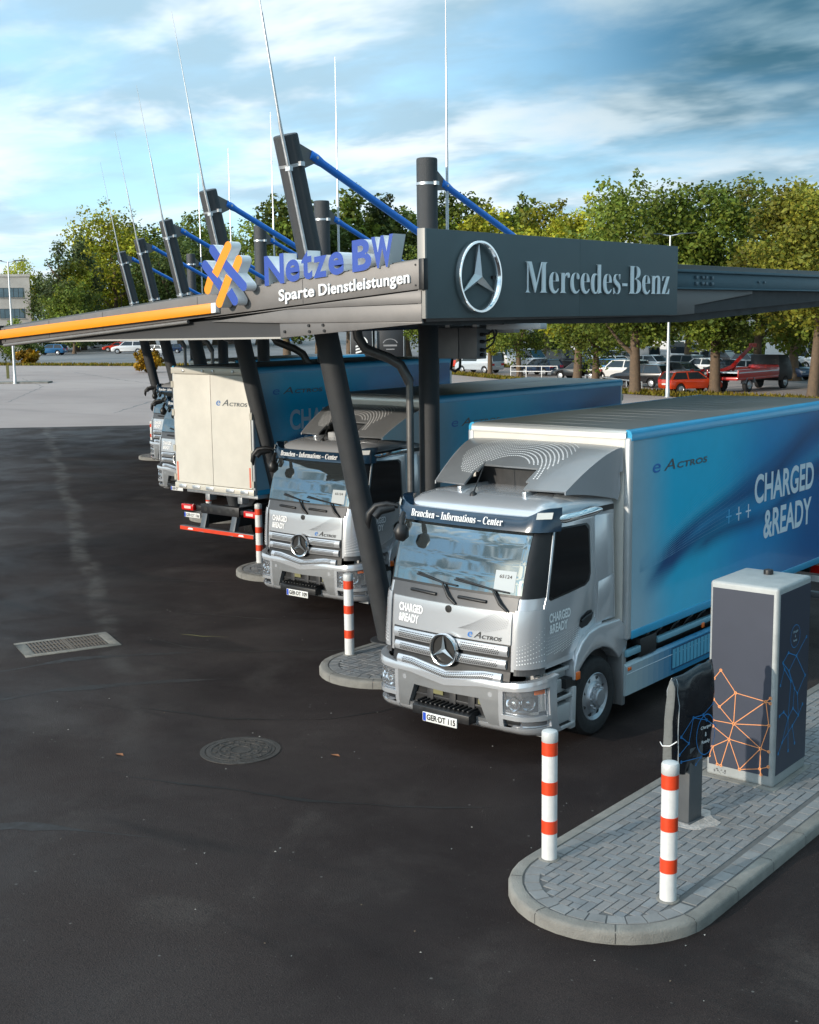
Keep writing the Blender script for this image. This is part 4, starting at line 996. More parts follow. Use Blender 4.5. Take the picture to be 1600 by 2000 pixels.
    bpatch(mb, -.78, .78, lambda s: .44, lambda s: .50, .01, 20, 2)
    b(mb, 'bumper_centre', SILVERD, smooth=45)
    mb = MB(); mb.box(-.70, .70, .10, .30, .44, .80)
    b(mb, 'intake', BLACKP)
    mb = MB()
    for x in (-.30, .05, .34): mb.box(x-.05, x+.05, .075, .16, .46, .76)
    mb.box(-.56, .56, .085, .15, .60, .63); b(mb, 'intake_strut', mat('soft black plastic', (.03, .03, .032), .5, 0, 0, .2, 9), bevel=.006)
    mb = MB(); mb.box(-.26, -.10, .078, .10, .655, .73); mb.box(.44, .58, .078, .10, .645, .705); b(mb, 'sensor', mat('olive sensor', (.20, .19, .09), .4))
    mb = MB(); mb.prism([(-.11, .42), (-.11, .53), (-.02, .565), (.12, .565), (.12, .42)], 'x', -.44, .44)
    for k in range(12):
        x = -.40+.072*k; mb.box(x, x+.03, -.095, .10, .563, .590)
    b(mb, 'bumper_step', BLACKP, bevel=.008)
    mb = MB(); mb.box(-.26-.005, .26+.005, -.124, -.108, .352, .468); np_ = b(mb, 'number_plate', [PLATE], bevel=.003)
    mb = MB(); mb.quad((-.258, -.1255, .358), (-.212, -.1255, .358), (-.212, -.1255, .462), (-.258, -.1255, .462)); b(mb, 'blue_strip', EUB, np_)
    mb = MB(); text_on(mb, 'GER·DT 115', (-.200, -.124, .374), (1,0,0), (0,0,1), .445, .076, .035, 0, .0022); b(mb, 'plate_lettering', INK, np_, merge=False)
    for sg in (-1, 1):
        # bumper corner with lamp opening
        mb = MB(); bpatch(mb, sg*.78, sg*1.42, lambda s: .345, lambda s: .445, .03, 16, 3)
        bpatch(mb, sg*1.30, sg*1.42, lambda s: .44, mid, .03, 5, 6); bpatch(mb, sg*.765, sg*.82, lambda s: .44, mid, .03, 4, 6); bpatch(mb, sg*.80, sg*1.32, lambda s: .885+max(0, abs(s)-.8)*.1, mid, .035, 14, 2); bpatch(mb, sg*.80, sg*1.32, lambda s: .545-.02*(abs(s)-.8), lambda s: .60-.02*(abs(s)-.8), .034, 14, 2)
        b(mb, 'bumper_corner', SILVER, smooth=45)
        mb = MB(); bpatch(mb, sg*.81, sg*1.31, lambda s: .43, lambda s: .93, -.035, 12, 6, .02); b(mb, 'lamp_recess', LAMPDK, smooth=45)
        hl = MB(); bpatch(hl, sg*.815, sg*1.30, lambda s: .598-.02*(abs(s)-.8), lambda s: .89+max(0, abs(s)-.8)*.1, .012, 16, 6, .04)
        mh = bpy.data.materials.get('headlight glass')
        if not mh:
            mh = bpy.data.materials.new('headlight glass'); mh.use_nodes = True; q = mh.node_tree.nodes['Principled BSDF']; q.inputs['Transmission Weight'].default_value = .92; q.inputs['Roughness'].default_value = .02; q.inputs['Base Color'].default_value = (.95, .97, 1, 1); q.inputs['IOR'].default_value = 1.12
        H = b(hl, 'headlight', mh, smooth=50)
        mb = MB()
        for s, z, r_ in ((.93, .735, .095), (1.10, .755, .088)):
            c = Vector(bump(sg*s, z, -.02)); ax = (c-Vector(bump(sg*s, z, -.12))).normalized(); u = ax.cross(Vector((0,0,1))).normalized(); w_ = u.cross(ax)
            prev = None; k_ = 20
            for rr, dd in ((r_, .0), (r_*.94, .014), (r_*.72, -.02), (r_*.42, -.045), (r_*.40, -.02), (r_*.30, .0), (0, .008)):
                ring = [tuple(c+ax*dd+(u*cos(2*pi*i/k_)+w_*sin(2*pi*i/k_))*rr) for i in range(k_)]
                o_ = len(mb.v); mb.v += ring
                if prev is not None:
                    for i in range(k_): j = (i+1) % k_; mb.face([prev+i, prev+j, o_+j, o_+i])
                prev = o_
        bpatch(mb, sg*1.20, sg*1.29, lambda s: .64, lambda s: .90, -.02, 4, 4, .02); bpatch(mb, sg*.83, sg*1.2, lambda s: .61, lambda s: .645, -.01, 8, 2, .02)
        b(mb, 'reflector', CHROME, H, smooth=40)
        mb = MB(); bpatch(mb, sg*1.16, sg*1.27, lambda s: .855, lambda s: .905, -.006, 4, 2, .01); b(mb, 'indicator', AMBER, H)
        mb = MB(); bpatch(mb, sg*1.03, sg*1.29, lambda s: .452, lambda s: .525-.03*(1.29-abs(s)), -.005, 8, 3, .03); b(mb, 'fog_light', LAMPG, smooth=40)
        mb = MB(); bpatch(mb, sg*.83, sg*1.0, lambda s: .47, lambda s: .535, -.02, 6, 2, .02); b(mb, 'corner_vent', BLACKP)
        mb = MB(); c = Vector(cab_pt(sg*.66, .82, .031)); mb.disc(c, (1,.1*sg,0), (0,0,1), .032, 18); b(mb, 'tow_cap', SILVER)
        # ---- doors, windows
        mb = MB(); side_poly(mb, [(.44,1.19),(.44,1.87),(.50,2.0),(.70,2.84),(1.585,2.835),(1.60,2.80),(1.60,1.455),(1.45,1.44),(1.27,1.36),(1.10,1.22),(1.0,1.19)], sg, .008); dr = b(mb, 'door', SILVER, bevel=.004)
        mb = MB(); side_poly(mb, [(.72,2.79),(1.42,2.765),(1.49,2.72),(1.50,2.12),(1.46,2.03),(1.36,1.985),(.98,1.955),(.58,1.93),(.535,1.96),(.56,2.10)], sg, .013); b(mb, 'window_seal', BLACKP, dr, bevel=.006)
        mb = MB(); side_poly(mb, [(.74,2.765),(1.38,2.745),(1.45,2.68),(1.46,2.15),(1.42,2.06),(1.34,2.015),(.98,1.985),(.62,1.96),(.565,1.985),(.58,2.10)], sg, .017); b(mb, 'side_window', GLASSD, dr)
        mb = MB(); side_poly(mb, [(1.20,1.50),(1.24,1.60),(1.40,1.66),(1.50,1.655),(1.53,1.60),(1.50,1.53),(1.40,1.475),(1.26,1.46)], sg, .0095); hd = b(mb, 'door_handle', BLACKP, dr)
        mb = MB(); mb.tube([(sg*(1.168+.012), 1.24, 1.555), (sg*(1.168+.02), 1.36, 1.60), (sg*(1.168+.012), 1.50, 1.615)], .015, 8); b(mb, 'handle_pull', BLACKP, dr, smooth=50)
        yl = .53 if sg > 0 else 1.02; U = Vector((0, sg, 0))
        mb = MB(); text_on(mb, 'CHARGED', (sg*1.1685, yl, 1.665), U, (0,0,1), .47, .115, .035, 0, .003); text_on(mb, '&READY', (sg*1.1725, yl, 1.53), U, (0,0,1), .40, .115, .035, 0, .003); b(mb, 'lettering', WHITE, dr, merge=False)
        mb = MB()
        for i in range(8):
            for k in range(46):
                t = k/45; y = .47+1.5*t; z = 1.215+.16*t+.36*t*t*1.12+i*(.040-.038*t)
                if z > 1.27 and not (.5 < y < 1.02 and z > 1.5) and not (1.18 < y < 1.55 and z < 1.68) and y < 1.58: mb.disc((sg*(wside(z)+.0105), y, z), (0,1,0), (0,0,1), (.0095-.0008*i)*(1-.5*t), 6)
        b(mb, 'dot_pattern', WHITE, dr, merge=False)
        mb = MB(); side_poly(mb, [(1.625,2.83),(2.07,2.81),(2.085,1.45),(1.625,1.46)], sg, .007); side_poly(mb, [(1.68,1.98),(2.06,2.02),(2.06,1.50),(1.66,1.50)], sg, .011); b(mb, 'sleeper_panel', SILVER, bevel=.004)
        mb = MB(); side_poly(mb, [(.52,2.86),(.62,2.93),(2.09,2.925),(2.09,2.855)], sg, .006); b(mb, 'roof_seam', BLACKP)
        # mirror camera arm
        mb = MB()
        if sg > 0: mb.tube([(1.12, .66, 2.90), (1.22, .78, 2.905), (1.30, .98, 2.93), (1.34, 1.22, 2.955), (1.33, 1.42, 2.945)], [.03, .055, .05, .065, .03], 10)
        else: mb.tube([(-1.10, .46, 2.90), (-1.22, .38, 2.93), (-1.34, .30, 2.90), (-1.42, .26, 2.80), (-1.44, .25, 2.68), (-1.43, .26, 2.60)], [.03, .04, .045, .05, .04, .012], 10)
        b(mb, 'camera_arm', CHROME if sg > 0 else BLACKP, smooth=60)
        # ---- steps between bumper and wheel
        mb = MB(); X = lambda a: sg*a
        for zt, ya, xi, xo in ((1.05, .50, .95, 1.16), (.72, .47, .98, 1.22), (.36, .46, 1.0, 1.25)):
            x0, x1 = sorted((X(xi), X(xo))); mb.box(x0, x1, ya, 1.0, zt-.05, zt)
        x0, x1 = sorted((X(.9), X(1.03))); mb.box(x0, x1, .42, 1.05, .30, 1.18); mb.box(*sorted((X(1.0), X(1.135))), .44, 1.0, .73, .90); mb.box(*sorted((X(1.0), X(1.20))), .44, 1.0, .37, .60); mb.box(*sorted((X(1.0), X(1.10))), .44, 1.0, .9, 1.02)
        mb.prism([(.93, .26), (.98, .78), (1.06, .78), (1.04, .26)], 'x', *sorted((X(.96), X(1.23)))); mb.box(*sorted((X(1.0), X(1.24))), .40, .46, .28, .98)
        st = b(mb, 'steps', mat('step grey', (.40,.405,.41), .45, 0, .2, .06, 6), bevel=.012)
        mb = MB()
        for zt, ya, xi, xo in ((1.05, .53, 1.0, 1.145), (.72, .50, 1.03, 1.205), (.36, .49, 1.05, 1.235)):
            x0, x1 = sorted((X(xi), X(xo))); mb.box(x0, x1, ya, .92, zt-.002, zt+.006)
            for q in range(5): xx = x0+(x1-x0)*(q+.5)/5; mb.box(xx-.008, xx+.008, ya+.03, .89, zt+.006, zt+.012)
        b(mb, 'step_tread', BLACKP, st)
        mb = MB(); mb.box(*sorted((X(1.02), X(1.20))), .86, 1.08, .78, .90); b(mb, 'step_gap', BLACKP)
        # ---- wing, flap, side lamp
        cy_, cz_ = 1.58, .51
        outer = [(1.0,.86),(1.015,1.02),(1.07,1.17),(1.18,1.30),(1.34,1.395),(1.58,1.435),(2.10,1.43),(2.22,1.33),(2.30,1.12),(2.28,1.03)]
        inner = arc(cy_, cz_, .64, 38, 148, 14)
        poly = outer+inner
        mb = MB(); k = len(poly); xo, xm, xi = 1.235, 1.20, .92
        mb.prism(poly, 'x', *sorted((X(xi), X(xo)))); b(mb, 'wing', SILVER, bevel=.022, segs=3)
        mb = MB(); mb.prism([(2.17,1.06),(2.29,1.06),(2.27,.24),(2.19,.24)], 'x', *sorted((X(.93), X(1.225)))); b(mb, 'mud_flap', SILVERD, bevel=.015)
        mb = MB(); mb.box(*sorted((X(1.225), X(1.247))), 1.03, 1.12, .86, .96); b(mb, 'side_marker', AMBER, bevel=.006)
        mb = MB(); mb.box(*sorted((X(.7), X(.93))), .95, 2.25, .45, 1.2); b(mb, 'wheel_housing', BLACKP)
        make_wheel(root, X(1.20), 1.58, sg); make_wheel(root, X(1.215), 6.75, sg)
        mb = MB(); mb.prism(arc(6.75, .51, .66, 10, 170, 16)+arc(6.75, .51, .60, 170, 10, 16), 'x', *sorted((X(.86), X(1.24)))); b(mb, 'rear_mudguard', BLACKP)
        # ---- side skirt, rail, cable loops
        sk = MB()
        for k in range(24):
            ya, yb = 2.22+3.5*k/24, 2.22+3.5*(k+1)/24; t = k/24; c0, c1 = Vector((.36,.44,.47)), Vector((.02,.20,.38)); f = min(1, t*2.4); f = f*f*(3-2*f); sk.col = tuple(c0.lerp(c1, f))
            x = X(1.262); sk.quad((x, ya, .37), (x, yb, .37), (x, yb, .76), (x, ya, .76)); sk.quad((x, ya, .76), (x, yb, .76), (x-sg*.05, yb, .80), (x-sg*.05, ya, .80)); sk.quad((x, ya, .37), (x, yb, .37), (x-sg*.05, yb, .36), (x-sg*.05, ya, .36))
        sk.col = (.36,.44,.47); x = X(1.262); sk.quad((x, 2.22, .37), (x, 2.22, .76), (x-sg*.05, 2.22, .80), (x-sg*.05, 2.22, .36)); sk.col = (.02,.20,.38); sk.quad((x, 5.72, .37), (x, 5.72, .76), (x-sg*.05, 5.72, .80), (x-sg*.05, 5.72, .36))
        S_ = b(sk, 'side_skirt', LIV)
        mb = MB(); mb.box(*sorted((X(1.262), X(1.2645))), 3.46, 4.66, .435, .745); b(mb, 'vent_frame', mat('vent dark blue', (.005,.06,.14), .4), S_)
        mb = MB()
        for k in range(11): y = 3.49+.106*k; mb.box(*sorted((X(1.264), X(1.268))), y, y+.085, .455, .725)
        b(mb, 'vent_slat', mat('vent pale blue', (.10,.38,.55), .4, 0, .2), S_)
        mb = MB(); mb.box(*sorted((X(1.2625), X(1.266))), 2.24, 5.70, .655, .662); b(mb, 'trim_line', PALE, S_)
        mb = MB(); mb.box(*sorted((X(1.26), X(1.275))), 2.26, 2.34, .70, .745); mb.box(*sorted((X(1.26), X(1.275))), 4.35, 4.43, .86, .93); b(mb, 'side_reflector', AMBER, bevel=.004)
        mb = MB(); mb.box(*sorted((X(1.20), X(1.265))), 2.24, 2.60, .885, .975); mb.box(*sorted((X(1.20), X(1.265))), 3.08, 6.0, .905, .985); b(mb, 'side_rail', mat('pale rail blue', (.16,.36,.46), .38, .1, .2, .06, 4), bevel=.01)
        mb = MB(); mb.box(*sorted((X(1.0), X(1.25))), 2.62, 3.06, .80, 1.06); b(mb, 'control_box', BLACKP, bevel=.02)
        for y in (2.86, 3.22, 3.72, 4.12, 4.52): 
            mb = MB(); mb.tube([(X(1.12), y-.07, .93), (X(1.18), y-.03, 1.045), (X(1.19), y+.05, 1.075), (X(1.12), y+.12, 1.0), (X(1.05), y+.14, .9)], .026, 8); b(mb, 'cable_loop', mat('glossy black hose', (.012,.014,.016), .2), smooth=60)
    # ---- roof visor with lettering
    mb = MB(); n = 36; P = []
    for i in range(n+1):
        s = -1.24+2.48*i/n; e = max(0, (abs(s)-.86)/.38); e = min(1, e*1.6); e = e*e*(3-2*e)
        zb, zt = 2.765-.0*e, 2.935+.105*e
        a = cab_pt(s, 2.80, .11); c = cab_pt(s, 2.80, .085); t = cab_pt(s, 2.80, .02)
        P.append([(a[0], a[1]-.0, zb), (a[0], a[1]+.02, (zb+zt)/2), (c[0], c[1]+.05, zt), (t[0], t[1]+.14, zt-.01), (t[0], t[1]+.09, zb)])
    for i in range(n):
        for k in range(5): k2 = (k+1) % 5; mb.quad(P[i][k], P[i+1][k], P[i+1][k2], P[i][k2])
    mb.quad(*P[0]); mb.quad(*P[-1]); vis = b(mb, 'sun_visor', NAVY, smooth=35)
    mb = MB(); text_on(mb, serif('Branchen – Informations – Center'), (-.79, 0, 2.82), (1,0,0), (0,0,1), 1.40, .09, .0, 0, 0); mb.v = [(lambda p, t: (p[0], p[1]+.02*min(1, max(0, (z-2.765)/.085))+max(0, z-2.85)*.35-.040, z))(cab_pt(x, 2.80, .11), 0) for x, y, z in mb.v]; b(mb, 'lettering', WHITE, vis, merge=False)
    for sg in (-1, 1):
        mb = MB(); p = Vector(cab_pt(sg*1.0, 2.80, .115)); q = Vector(cab_pt(sg*1.14, 2.80, .115)); up = Vector((0, .03, .075)); bb = p+Vector((0, .02, .12)); cc = q+Vector((0, .02, .12)); o_ = (q-p).cross(up).normalized()*.012*(1 if sg > 0 else -1); mb.quad(bb+o_, cc+o_, cc+up+o_, bb+up+o_); b(mb, 'clearance_light', mat('clear lens', (.75,.74,.70), .2, 0, .4), vis, solid=.006)
    # front mirror under the visor
    mb = MB(); mb.tube([(-.86, .28, 2.86), (-.83, .20, 2.78), (-.80, .16, 2.72)], [.03, .04, .03], 8); mb.tube([(-.80, .16, 2.74), (-.80, .15, 2.66), (-.79, .16, 2.56), (-.79, .18, 2.52)], [.05, .10, .085, .02], 12); b(mb, 'front_mirror', BLACKP, smooth=60)
    mb = MB(); mb.tube([(-1.12, .40, 2.88), (-1.22, .24, 2.86), (-1.26, .18, 2.78)], [.04, .06, .05], 8); b(mb, 'mirror_bracket', BLACKP, smooth=60)
    # aerial
    mb = MB(); mb.lathe([(.05, 0), (.045, .04), (.015, .07)], 14, 'z', (-.15, .80, 3.06)); mb.tube([(-.15, .80, 3.10), (-.12, 1.02, 3.48)], [.010, .004], 6); b(mb, 'aerial', BLACKP, smooth=40)
    mb = MB(); 
    for x in (-.45, .55): mb.box(x-.03, x+.03, .9, 1.9, 3.10, 3.16)
    b(mb, 'roof_rail', ALU, bevel=.01)
    # ---- roof air deflector, open at the front
    def sp(u, v):
        x = (2*u-1)*(1.0+.17*v); e = abs(2*u-1); y = .90+1.25*v+.20*e**2*(1-v)+.02*e; z = 3.19+.47*(1-(1-v)**1.45)+.05*(1-e**2)*v*(1-v)*2-.02*e**3; return (x, y, z)
    hole = lambda u, v: v < .34 and abs(u-.52) < .235-.14*v
    mb = MB(); mb.grid(sp, 40, 19, hole); d_ = b(mb, 'air_deflector', SILVERD, smooth=40, solid=.025)
    for sg in (-1, 1):
        mb = MB(); e = [sp(1 if sg > 0 else 0, v/10) for v in range(11)]
        lo = [(sg*(1.0+.12*v/10), 1.12+1.0*(v/10), 3.13-.15*(v/10)**1.5) for v in range(11)]
        for k in range(10): mb.quad(e[k], e[k+1], lo[k+1], lo[k])
        mb.quad(e[10], (sg*1.18, 2.19, 3.60), (sg*1.19, 2.19, 3.33), (sg*1.16, 2.15, 3.32), (sg*1.16, 2.19, 3.12), (sg*1.13, 2.17, 2.95), lo[10]); b(mb, 'deflector_cheek', SILVER, d_, smooth=50, solid=.012)
    mb = MB()
    for r_ in range(13):
        R_ = .42+.046*r_; m_ = int(R_*2*pi*.5/.030)
        for k in range(m_):
            a = pi*(.03+.94*k/m_); uu = .5+cos(a)*R_/1.72/1.25; vv = .10+sin(a)*R_*.98
            if not (.03 < uu < .93) or vv > .97 or vv < .03 or hole(uu, vv) or hole(uu+.012, vv-.03) or hole(uu-.012, vv-.03): continue
            if r_ > 4 and (a < .25 + .07*(r_-4) or a > pi-.05*(r_-4)-.05): continue
            p = Vector(sp(uu, vv)); du = (Vector(sp(uu+.01, vv))-p).normalized(); dv = (Vector(sp(uu, vv+.01))-p).normalized(); nn = du.cross(dv).normalized()
            if nn.z < 0: nn = -nn
            mb.disc(p+nn*.004, du, dv, .0115 if r_ < 9 else .009, 6)
    b(mb, 'dot_pattern', WHITE, d_, merge=False)
    mb = MB(); mb.box(-.62, .62, 1.50, 1.54, 3.08, 3.41); mb.box(-.60, -.56, 1.15, 1.5, 3.08, 3.22); mb.box(.56, .60, 1.15, 1.5, 3.08, 3.22); b(mb, 'deflector_inside', BLACKP, d_)
    mb = MB(); mb.box(-.26, .12, 1.05, 1.35, 3.12, 3.22); mb.box(-.14, .0, 1.1, 1.3, 3.22, 3.30); b(mb, 'roof_unit', mat('roof unit', (.35,.35,.35), .4), bevel=.02)
    # ---- box body
    mb = MB(); mb.box(-BW+.03, BW-.03, BOXY0+.03, BOXY1-.03, BZ0+.02, BZ1-.03); bx = b(mb, 'box_body', WHITEP)
    mb = MB(); mb.box(-BW+.07, BW-.07, BOXY0+.002, BOXY0+.032, BZ0+.05, BZ1-.11); b(mb, 'front_wall', WHITEP, bx)
    mb = MB()
    for sg in (-1, 1): 
        for y0, y1 in ((BOXY0-.01, BOXY0+.09), (BOXY1-.08, BOXY1+.0)): mb.box(*sorted((sg*(BW-.09), sg*(BW+.008))), y0, y1, BZ0+.0, BZ1-.09)
    b(mb, 'corner_post', mat('corner post', (.46, .48, .49), .38, .4, .2, .06, 4), bx, bevel=.03, segs=4)
    mb = MB(); mb.prism([(BOXY0-.015, BZ1-.11), (BOXY0-.015, BZ1-.045), (BOXY0+.0, BZ1-.02), (BOXY0+.05, BZ1+.0), (BOXY0+.12, BZ1+.004), (BOXY0+.12, BZ1-.11)], 'x', -BW+.06, BW-.06); b(mb, 'front_rail', mat('satin rail', (.62,.60,.56), .3, .5), bx, smooth=40)
    mb = MB(); mb.prism([(-BW+.06, BZ1-.05), (-BW+.06, BZ1+.004), (0, BZ1+.012), (BW-.06, BZ1+.004), (BW-.06, BZ1-.05)], 'y', BOXY0+.12, BOXY1-.03)
    for k in range(14): y = BOXY0+.5+.47*k; mb.prism([(-BW+.1, BZ1+.003), (0, BZ1+.015), (BW-.1, BZ1+.003)], 'y', y, y+.05)
    b(mb, 'roof', ROOFG, bx)
    for sg in (-1, 1):
        mb = MB(); mb.prism([(sg*(BW+.012), BZ1-.13), (sg*(BW+.012), BZ1-.05), (sg*(BW-.005), BZ1-.012), (sg*(BW-.045), BZ1+.008), (sg*(BW-.075), BZ1+.008), (sg*(BW-.075), BZ1-.13)], 'y', BOXY0+.02, BOXY1-.0); b(mb, 'top_rail', BLUEP, bx, smooth=40)
        mb = MB(); mb.box(*sorted((sg*(BW-.03), sg*(BW+.010))), BOXY0+.09, BOXY1-.08, BZ0, BZ0+.11); b(mb, 'bottom_rail', BLUEP, bx, bevel=.006)
        mb = MB(); NU, NV = 240, 80; o_ = len(mb.v); xx = sg*(BW+.002); ya, yb, za, zb = BOXY0+.05, BOXY1-.04, BZ0+.05, BZ1-.12
        for j in range(NV+1):
            for i in range(NU+1): mb.v.append((xx, ya+(yb-ya)*i/NU, za+(zb-za)*j/NV))
        for j in range(NV):
            for i in range(NU):
                yy = ya+(yb-ya)*(i+.5)/NU; mb.col = livery(yy if sg > 0 else 2.2+9.16-yy, za+(zb-za)*(j+.5)/NV); a_ = o_+j*(NU+1)+i; mb.face([a_, a_+1, a_+NU+2, a_+NU+1])
        pn = b(mb, 'side_panel', LIV, bx, smooth=30)
        F = (lambda y: y) if sg > 0 else (lambda y: 2.2+9.16-y); U = Vector((0, sg, 0)); xo = sg*(BW+.003)
        yt = 5.98 if sg > 0 else 8.05
        mb = MB(); text_on(mb, 'CHARGED', (xo, yt if sg > 0 else yt, 2.44), U, (0,0,1), 2.28, .45, .025, 0, .003); text_on(mb, '&READY', (xo, yt+sg*.36, 1.86), U, (0,0,1), 1.86, .45, .025, 0, .003); b(mb, 'lettering', PALE, pn, merge=False)
        mb = MB(); write_badge(mb, (xo, F(2.80), 3.245), U, Vector((0,0,1)), 1.58, .115); b(mb, 'model_badge', [BADGEB, mat('badge grey', (.13,.15,.16), .3, .4)], pn, merge=False)
        mb = MB()
        for k in range(3):
            yc = F(5.12+.33*k); mb.cur = min(k, 1); mb.box(*sorted((xo, xo+sg*.003)), yc-.085, yc+.085, 2.362, 2.383); mb.box(*sorted((xo, xo+sg*.004)), yc-.011, yc+.011, 2.27, 2.475)
        b(mb, 'plus_marks', [mat('sky blue vinyl', (.08,.42,.72), .4), PALE], pn)
        mb = MB()
        for i in range(16):
            for k in range(95):
                t = k/94; y = 2.52+3.2*t; z = 1.97+.30*t+.16*t*t+i*(.012+.062*t)+.05*sin(t*5)*t; fade = (1-t)**.7*(1-i/17)
                if y > 5.9 or z > 3.3 or (2.7 < y < 4.5 and z > 3.15): continue
                r_ = .0105*(.35+.65*fade); mb.disc((xo, F(y), z), (0,1,0), (0,0,1.7 if t < .3 else 1), r_*.8, 5)
        b(mb, 'dot_pattern', mat('pale blue dots', (.16,.40,.58), .4), pn, merge=False)
    # ---- rear: doors, bars, frame, lamps, underrun bar
    yr = BOXY1
    for sg in (-1, 1):
        mb = MB(); mb.box(*sorted((sg*.006, sg*(BW-.05))), yr-.03, yr+.02, BZ0+.14, BZ1-.17); dr = b(mb, 'rear_door', mat('cream door panel', (.63,.605,.54), .45, 0, .1, .06, 2.5), bx, bevel=.006)
        mb = MB()
        for y_ in (.3, .98): mb.tube([(sg*y_, yr+.05, BZ0+.16), (sg*y_, yr+.05, BZ1-.2)], .0, 6)
        for z_ in (BZ0+.25, BZ0+.9, BZ0+1.7, BZ1-.4): mb.box(*sorted((sg*(BW-.06), sg*(BW+.012))), yr-.02, yr+.035, z_-.07, z_+.07)
        b(mb, 'hinge', mat('cream hinge', (.5,.47,.4), .4, .3), dr)
        mb = MB(); mb.box(*sorted((sg*(BW-.13), sg*(BW-.08))), yr+.02, yr+.0215, BZ0+.17, BZ0+.60); b(mb, 'reflective_strip', mat('faded red strip', (.62,.16,.10), .4), dr)
    mb = MB(); write_badge(mb, (-.17, yr+.0215, 3.02), Vector((-1,0,0)), Vector((0,0,1)), .98, .11); b(mb, 'model_badge', [BADGEB, mat('badge grey', (.1,.1,.1), .4)], bx, merge=False)
    mb = MB(); mb.box(-BW+.0, BW-.0, yr-.04, yr+.03, BZ1-.16, BZ1-.02); b(mb, 'rear_rail', mat('cream rail', (.60,.57,.50), .4, .2), bx, bevel=.01); mb = MB(); mb.box(-BW, BW, yr-.04, yr+.035, BZ0, BZ0+.13); b(mb, 'rear_rail', mat('cream rail', (.60,.57,.50), .4, .2), bx, bevel=.01)
    mb = MB()
    for x in (-.75, -.12, .22, .85): mb.tube([(x, yr+.02, BZ1-.09), (x, yr+.055, BZ1-.09)], .032, 12)
    for x in (-1.0, -.55, .1, .55, 1.0): mb.box(x-.12, x+.12, yr+.03, yr+.055, BZ0+.02, BZ0+.10)
    b(mb, 'door_lock', GALV, bx, bevel=.006)
    mb = MB()
    for x in (-.5, .5): mb.box(x-.06, x+.06, yr-.6, yr-.4, BZ0-.12, BZ0+.01)
    b(mb, 'body_bracket', GALV, bevel=.01)
    mb = MB(); yb = yr-.12; mb.box(-.62, .62, yb-.12, yb, .83, 1.04)
    for sg in (-1, 1): mb.box(*sorted((sg*.62, sg*1.0)), yb-.12, yb-.04, .88, .98)
    cm = b(mb, 'cross_member', mat('chassis black', (.02,.02,.022), .4, .2), bevel=.01)
    mb = MB()
    for x in (-.45, -.27, 0, .27, .45): mb.lathe([(.06, yb+.0015), (0, yb+.0015)], 16, 'y', (x, 0, .935))
    b(mb, 'frame_hole', INK, cm)
    for sg in (-1, 1):
        mb = MB(); mb.prism([(yb-.12, .83), (yb, .83), (yb+.10, .50), (yb+.14, .42), (yb+.0, .42), (yb-.02, .5)], 'x', *sorted((sg*.40, sg*.56))); b(mb, 'bar_bracket', mat('bracket grey', (.10,.11,.12), .4, .4), bevel=.01)
        mb = MB(); mb.box(*sorted((sg*.82, sg*1.22)), yb-.04, yb+.05, .86, 1.0); tl = b(mb, 'tail_light', TAILR, bevel=.015)
        mb = MB(); mb.box(*sorted((sg*.90, sg*1.12)), yb+.05, yb+.053, .90, .96); b(mb, 'light_centre', mat('pale lens', (.7,.55,.5), .2), tl)
    mb = MB(); mb.box(-1.2, 1.2, yb+.0, yb+.13, .42, .52); ub = b(mb, 'underrun_bar', mat('bar grey', (.12,.13,.14), .4, .3), bevel=.012)
    mb = MB(); mb.box(-1.19, 1.19, yb+.13, yb+.134, .425, .505); b(mb, 'reflector_strip', REDR, ub)
    mb = MB()
    for x in (-.9, .75): mb.quad((x, yb+.1355, .445), (x+.18, yb+.1355, .445), (x+.14, yb+.1355, .485), (x+.02, yb+.1355, .485))
    b(mb, 'white_mark', WHITE, ub)
    mb = MB(); mb.box(.62, 1.14, yb+.02, yb+.035, .70, .81); rp = b(mb, 'rear_plate', PLATE, bevel=.003)
    mb = MB(); mb.quad((1.138, yb+.0365, .705), (1.09, yb+.0365, .705), (1.09, yb+.0365, .805), (1.138, yb+.0365, .805)); b(mb, 'blue_strip', EUB, rp)
    mb = MB(); text_on(mb, 'GER·DT 106', (1.075, yb+.035, .72), (-1,0,0), (0,0,1), .43, .07, .02, 0, .002); b(mb, 'plate_lettering', INK, rp, merge=False)
    return root
truck = make_truck(); UNIT = find(truck, 'roof_unit'); UNIT.parent = None; C.objects.unlink(UNIT)
T1 = Vector((-9.264, 11.914, 0))
G = 'electric trucks in the charging bays'
tag(truck, 'nearest silver and blue box truck facing the lane beside the charging cabinet', 'truck', G); truck.location = T1
def set_plate(t, parent_name, text, rear=False):
    p = find(t, parent_name); l = [c for c in p.children if c.name.startswith('plate_lettering')][0]
    yb = BOXY1-.12; mb = MB()
    if rear: text_on(mb, text, (1.075, yb+.035, .72), (-1,0,0), (0,0,1), .43, .07, .02, 0, .002)
    else: text_on(mb, text, (-.200, -.124, .374), (1,0,0), (0,0,1), .445*(len(text)/10), .076, .035, 0, .0022)
    n = mb.build('plate_lettering', INK, p, merge=False); bpy.data.objects.remove(l)
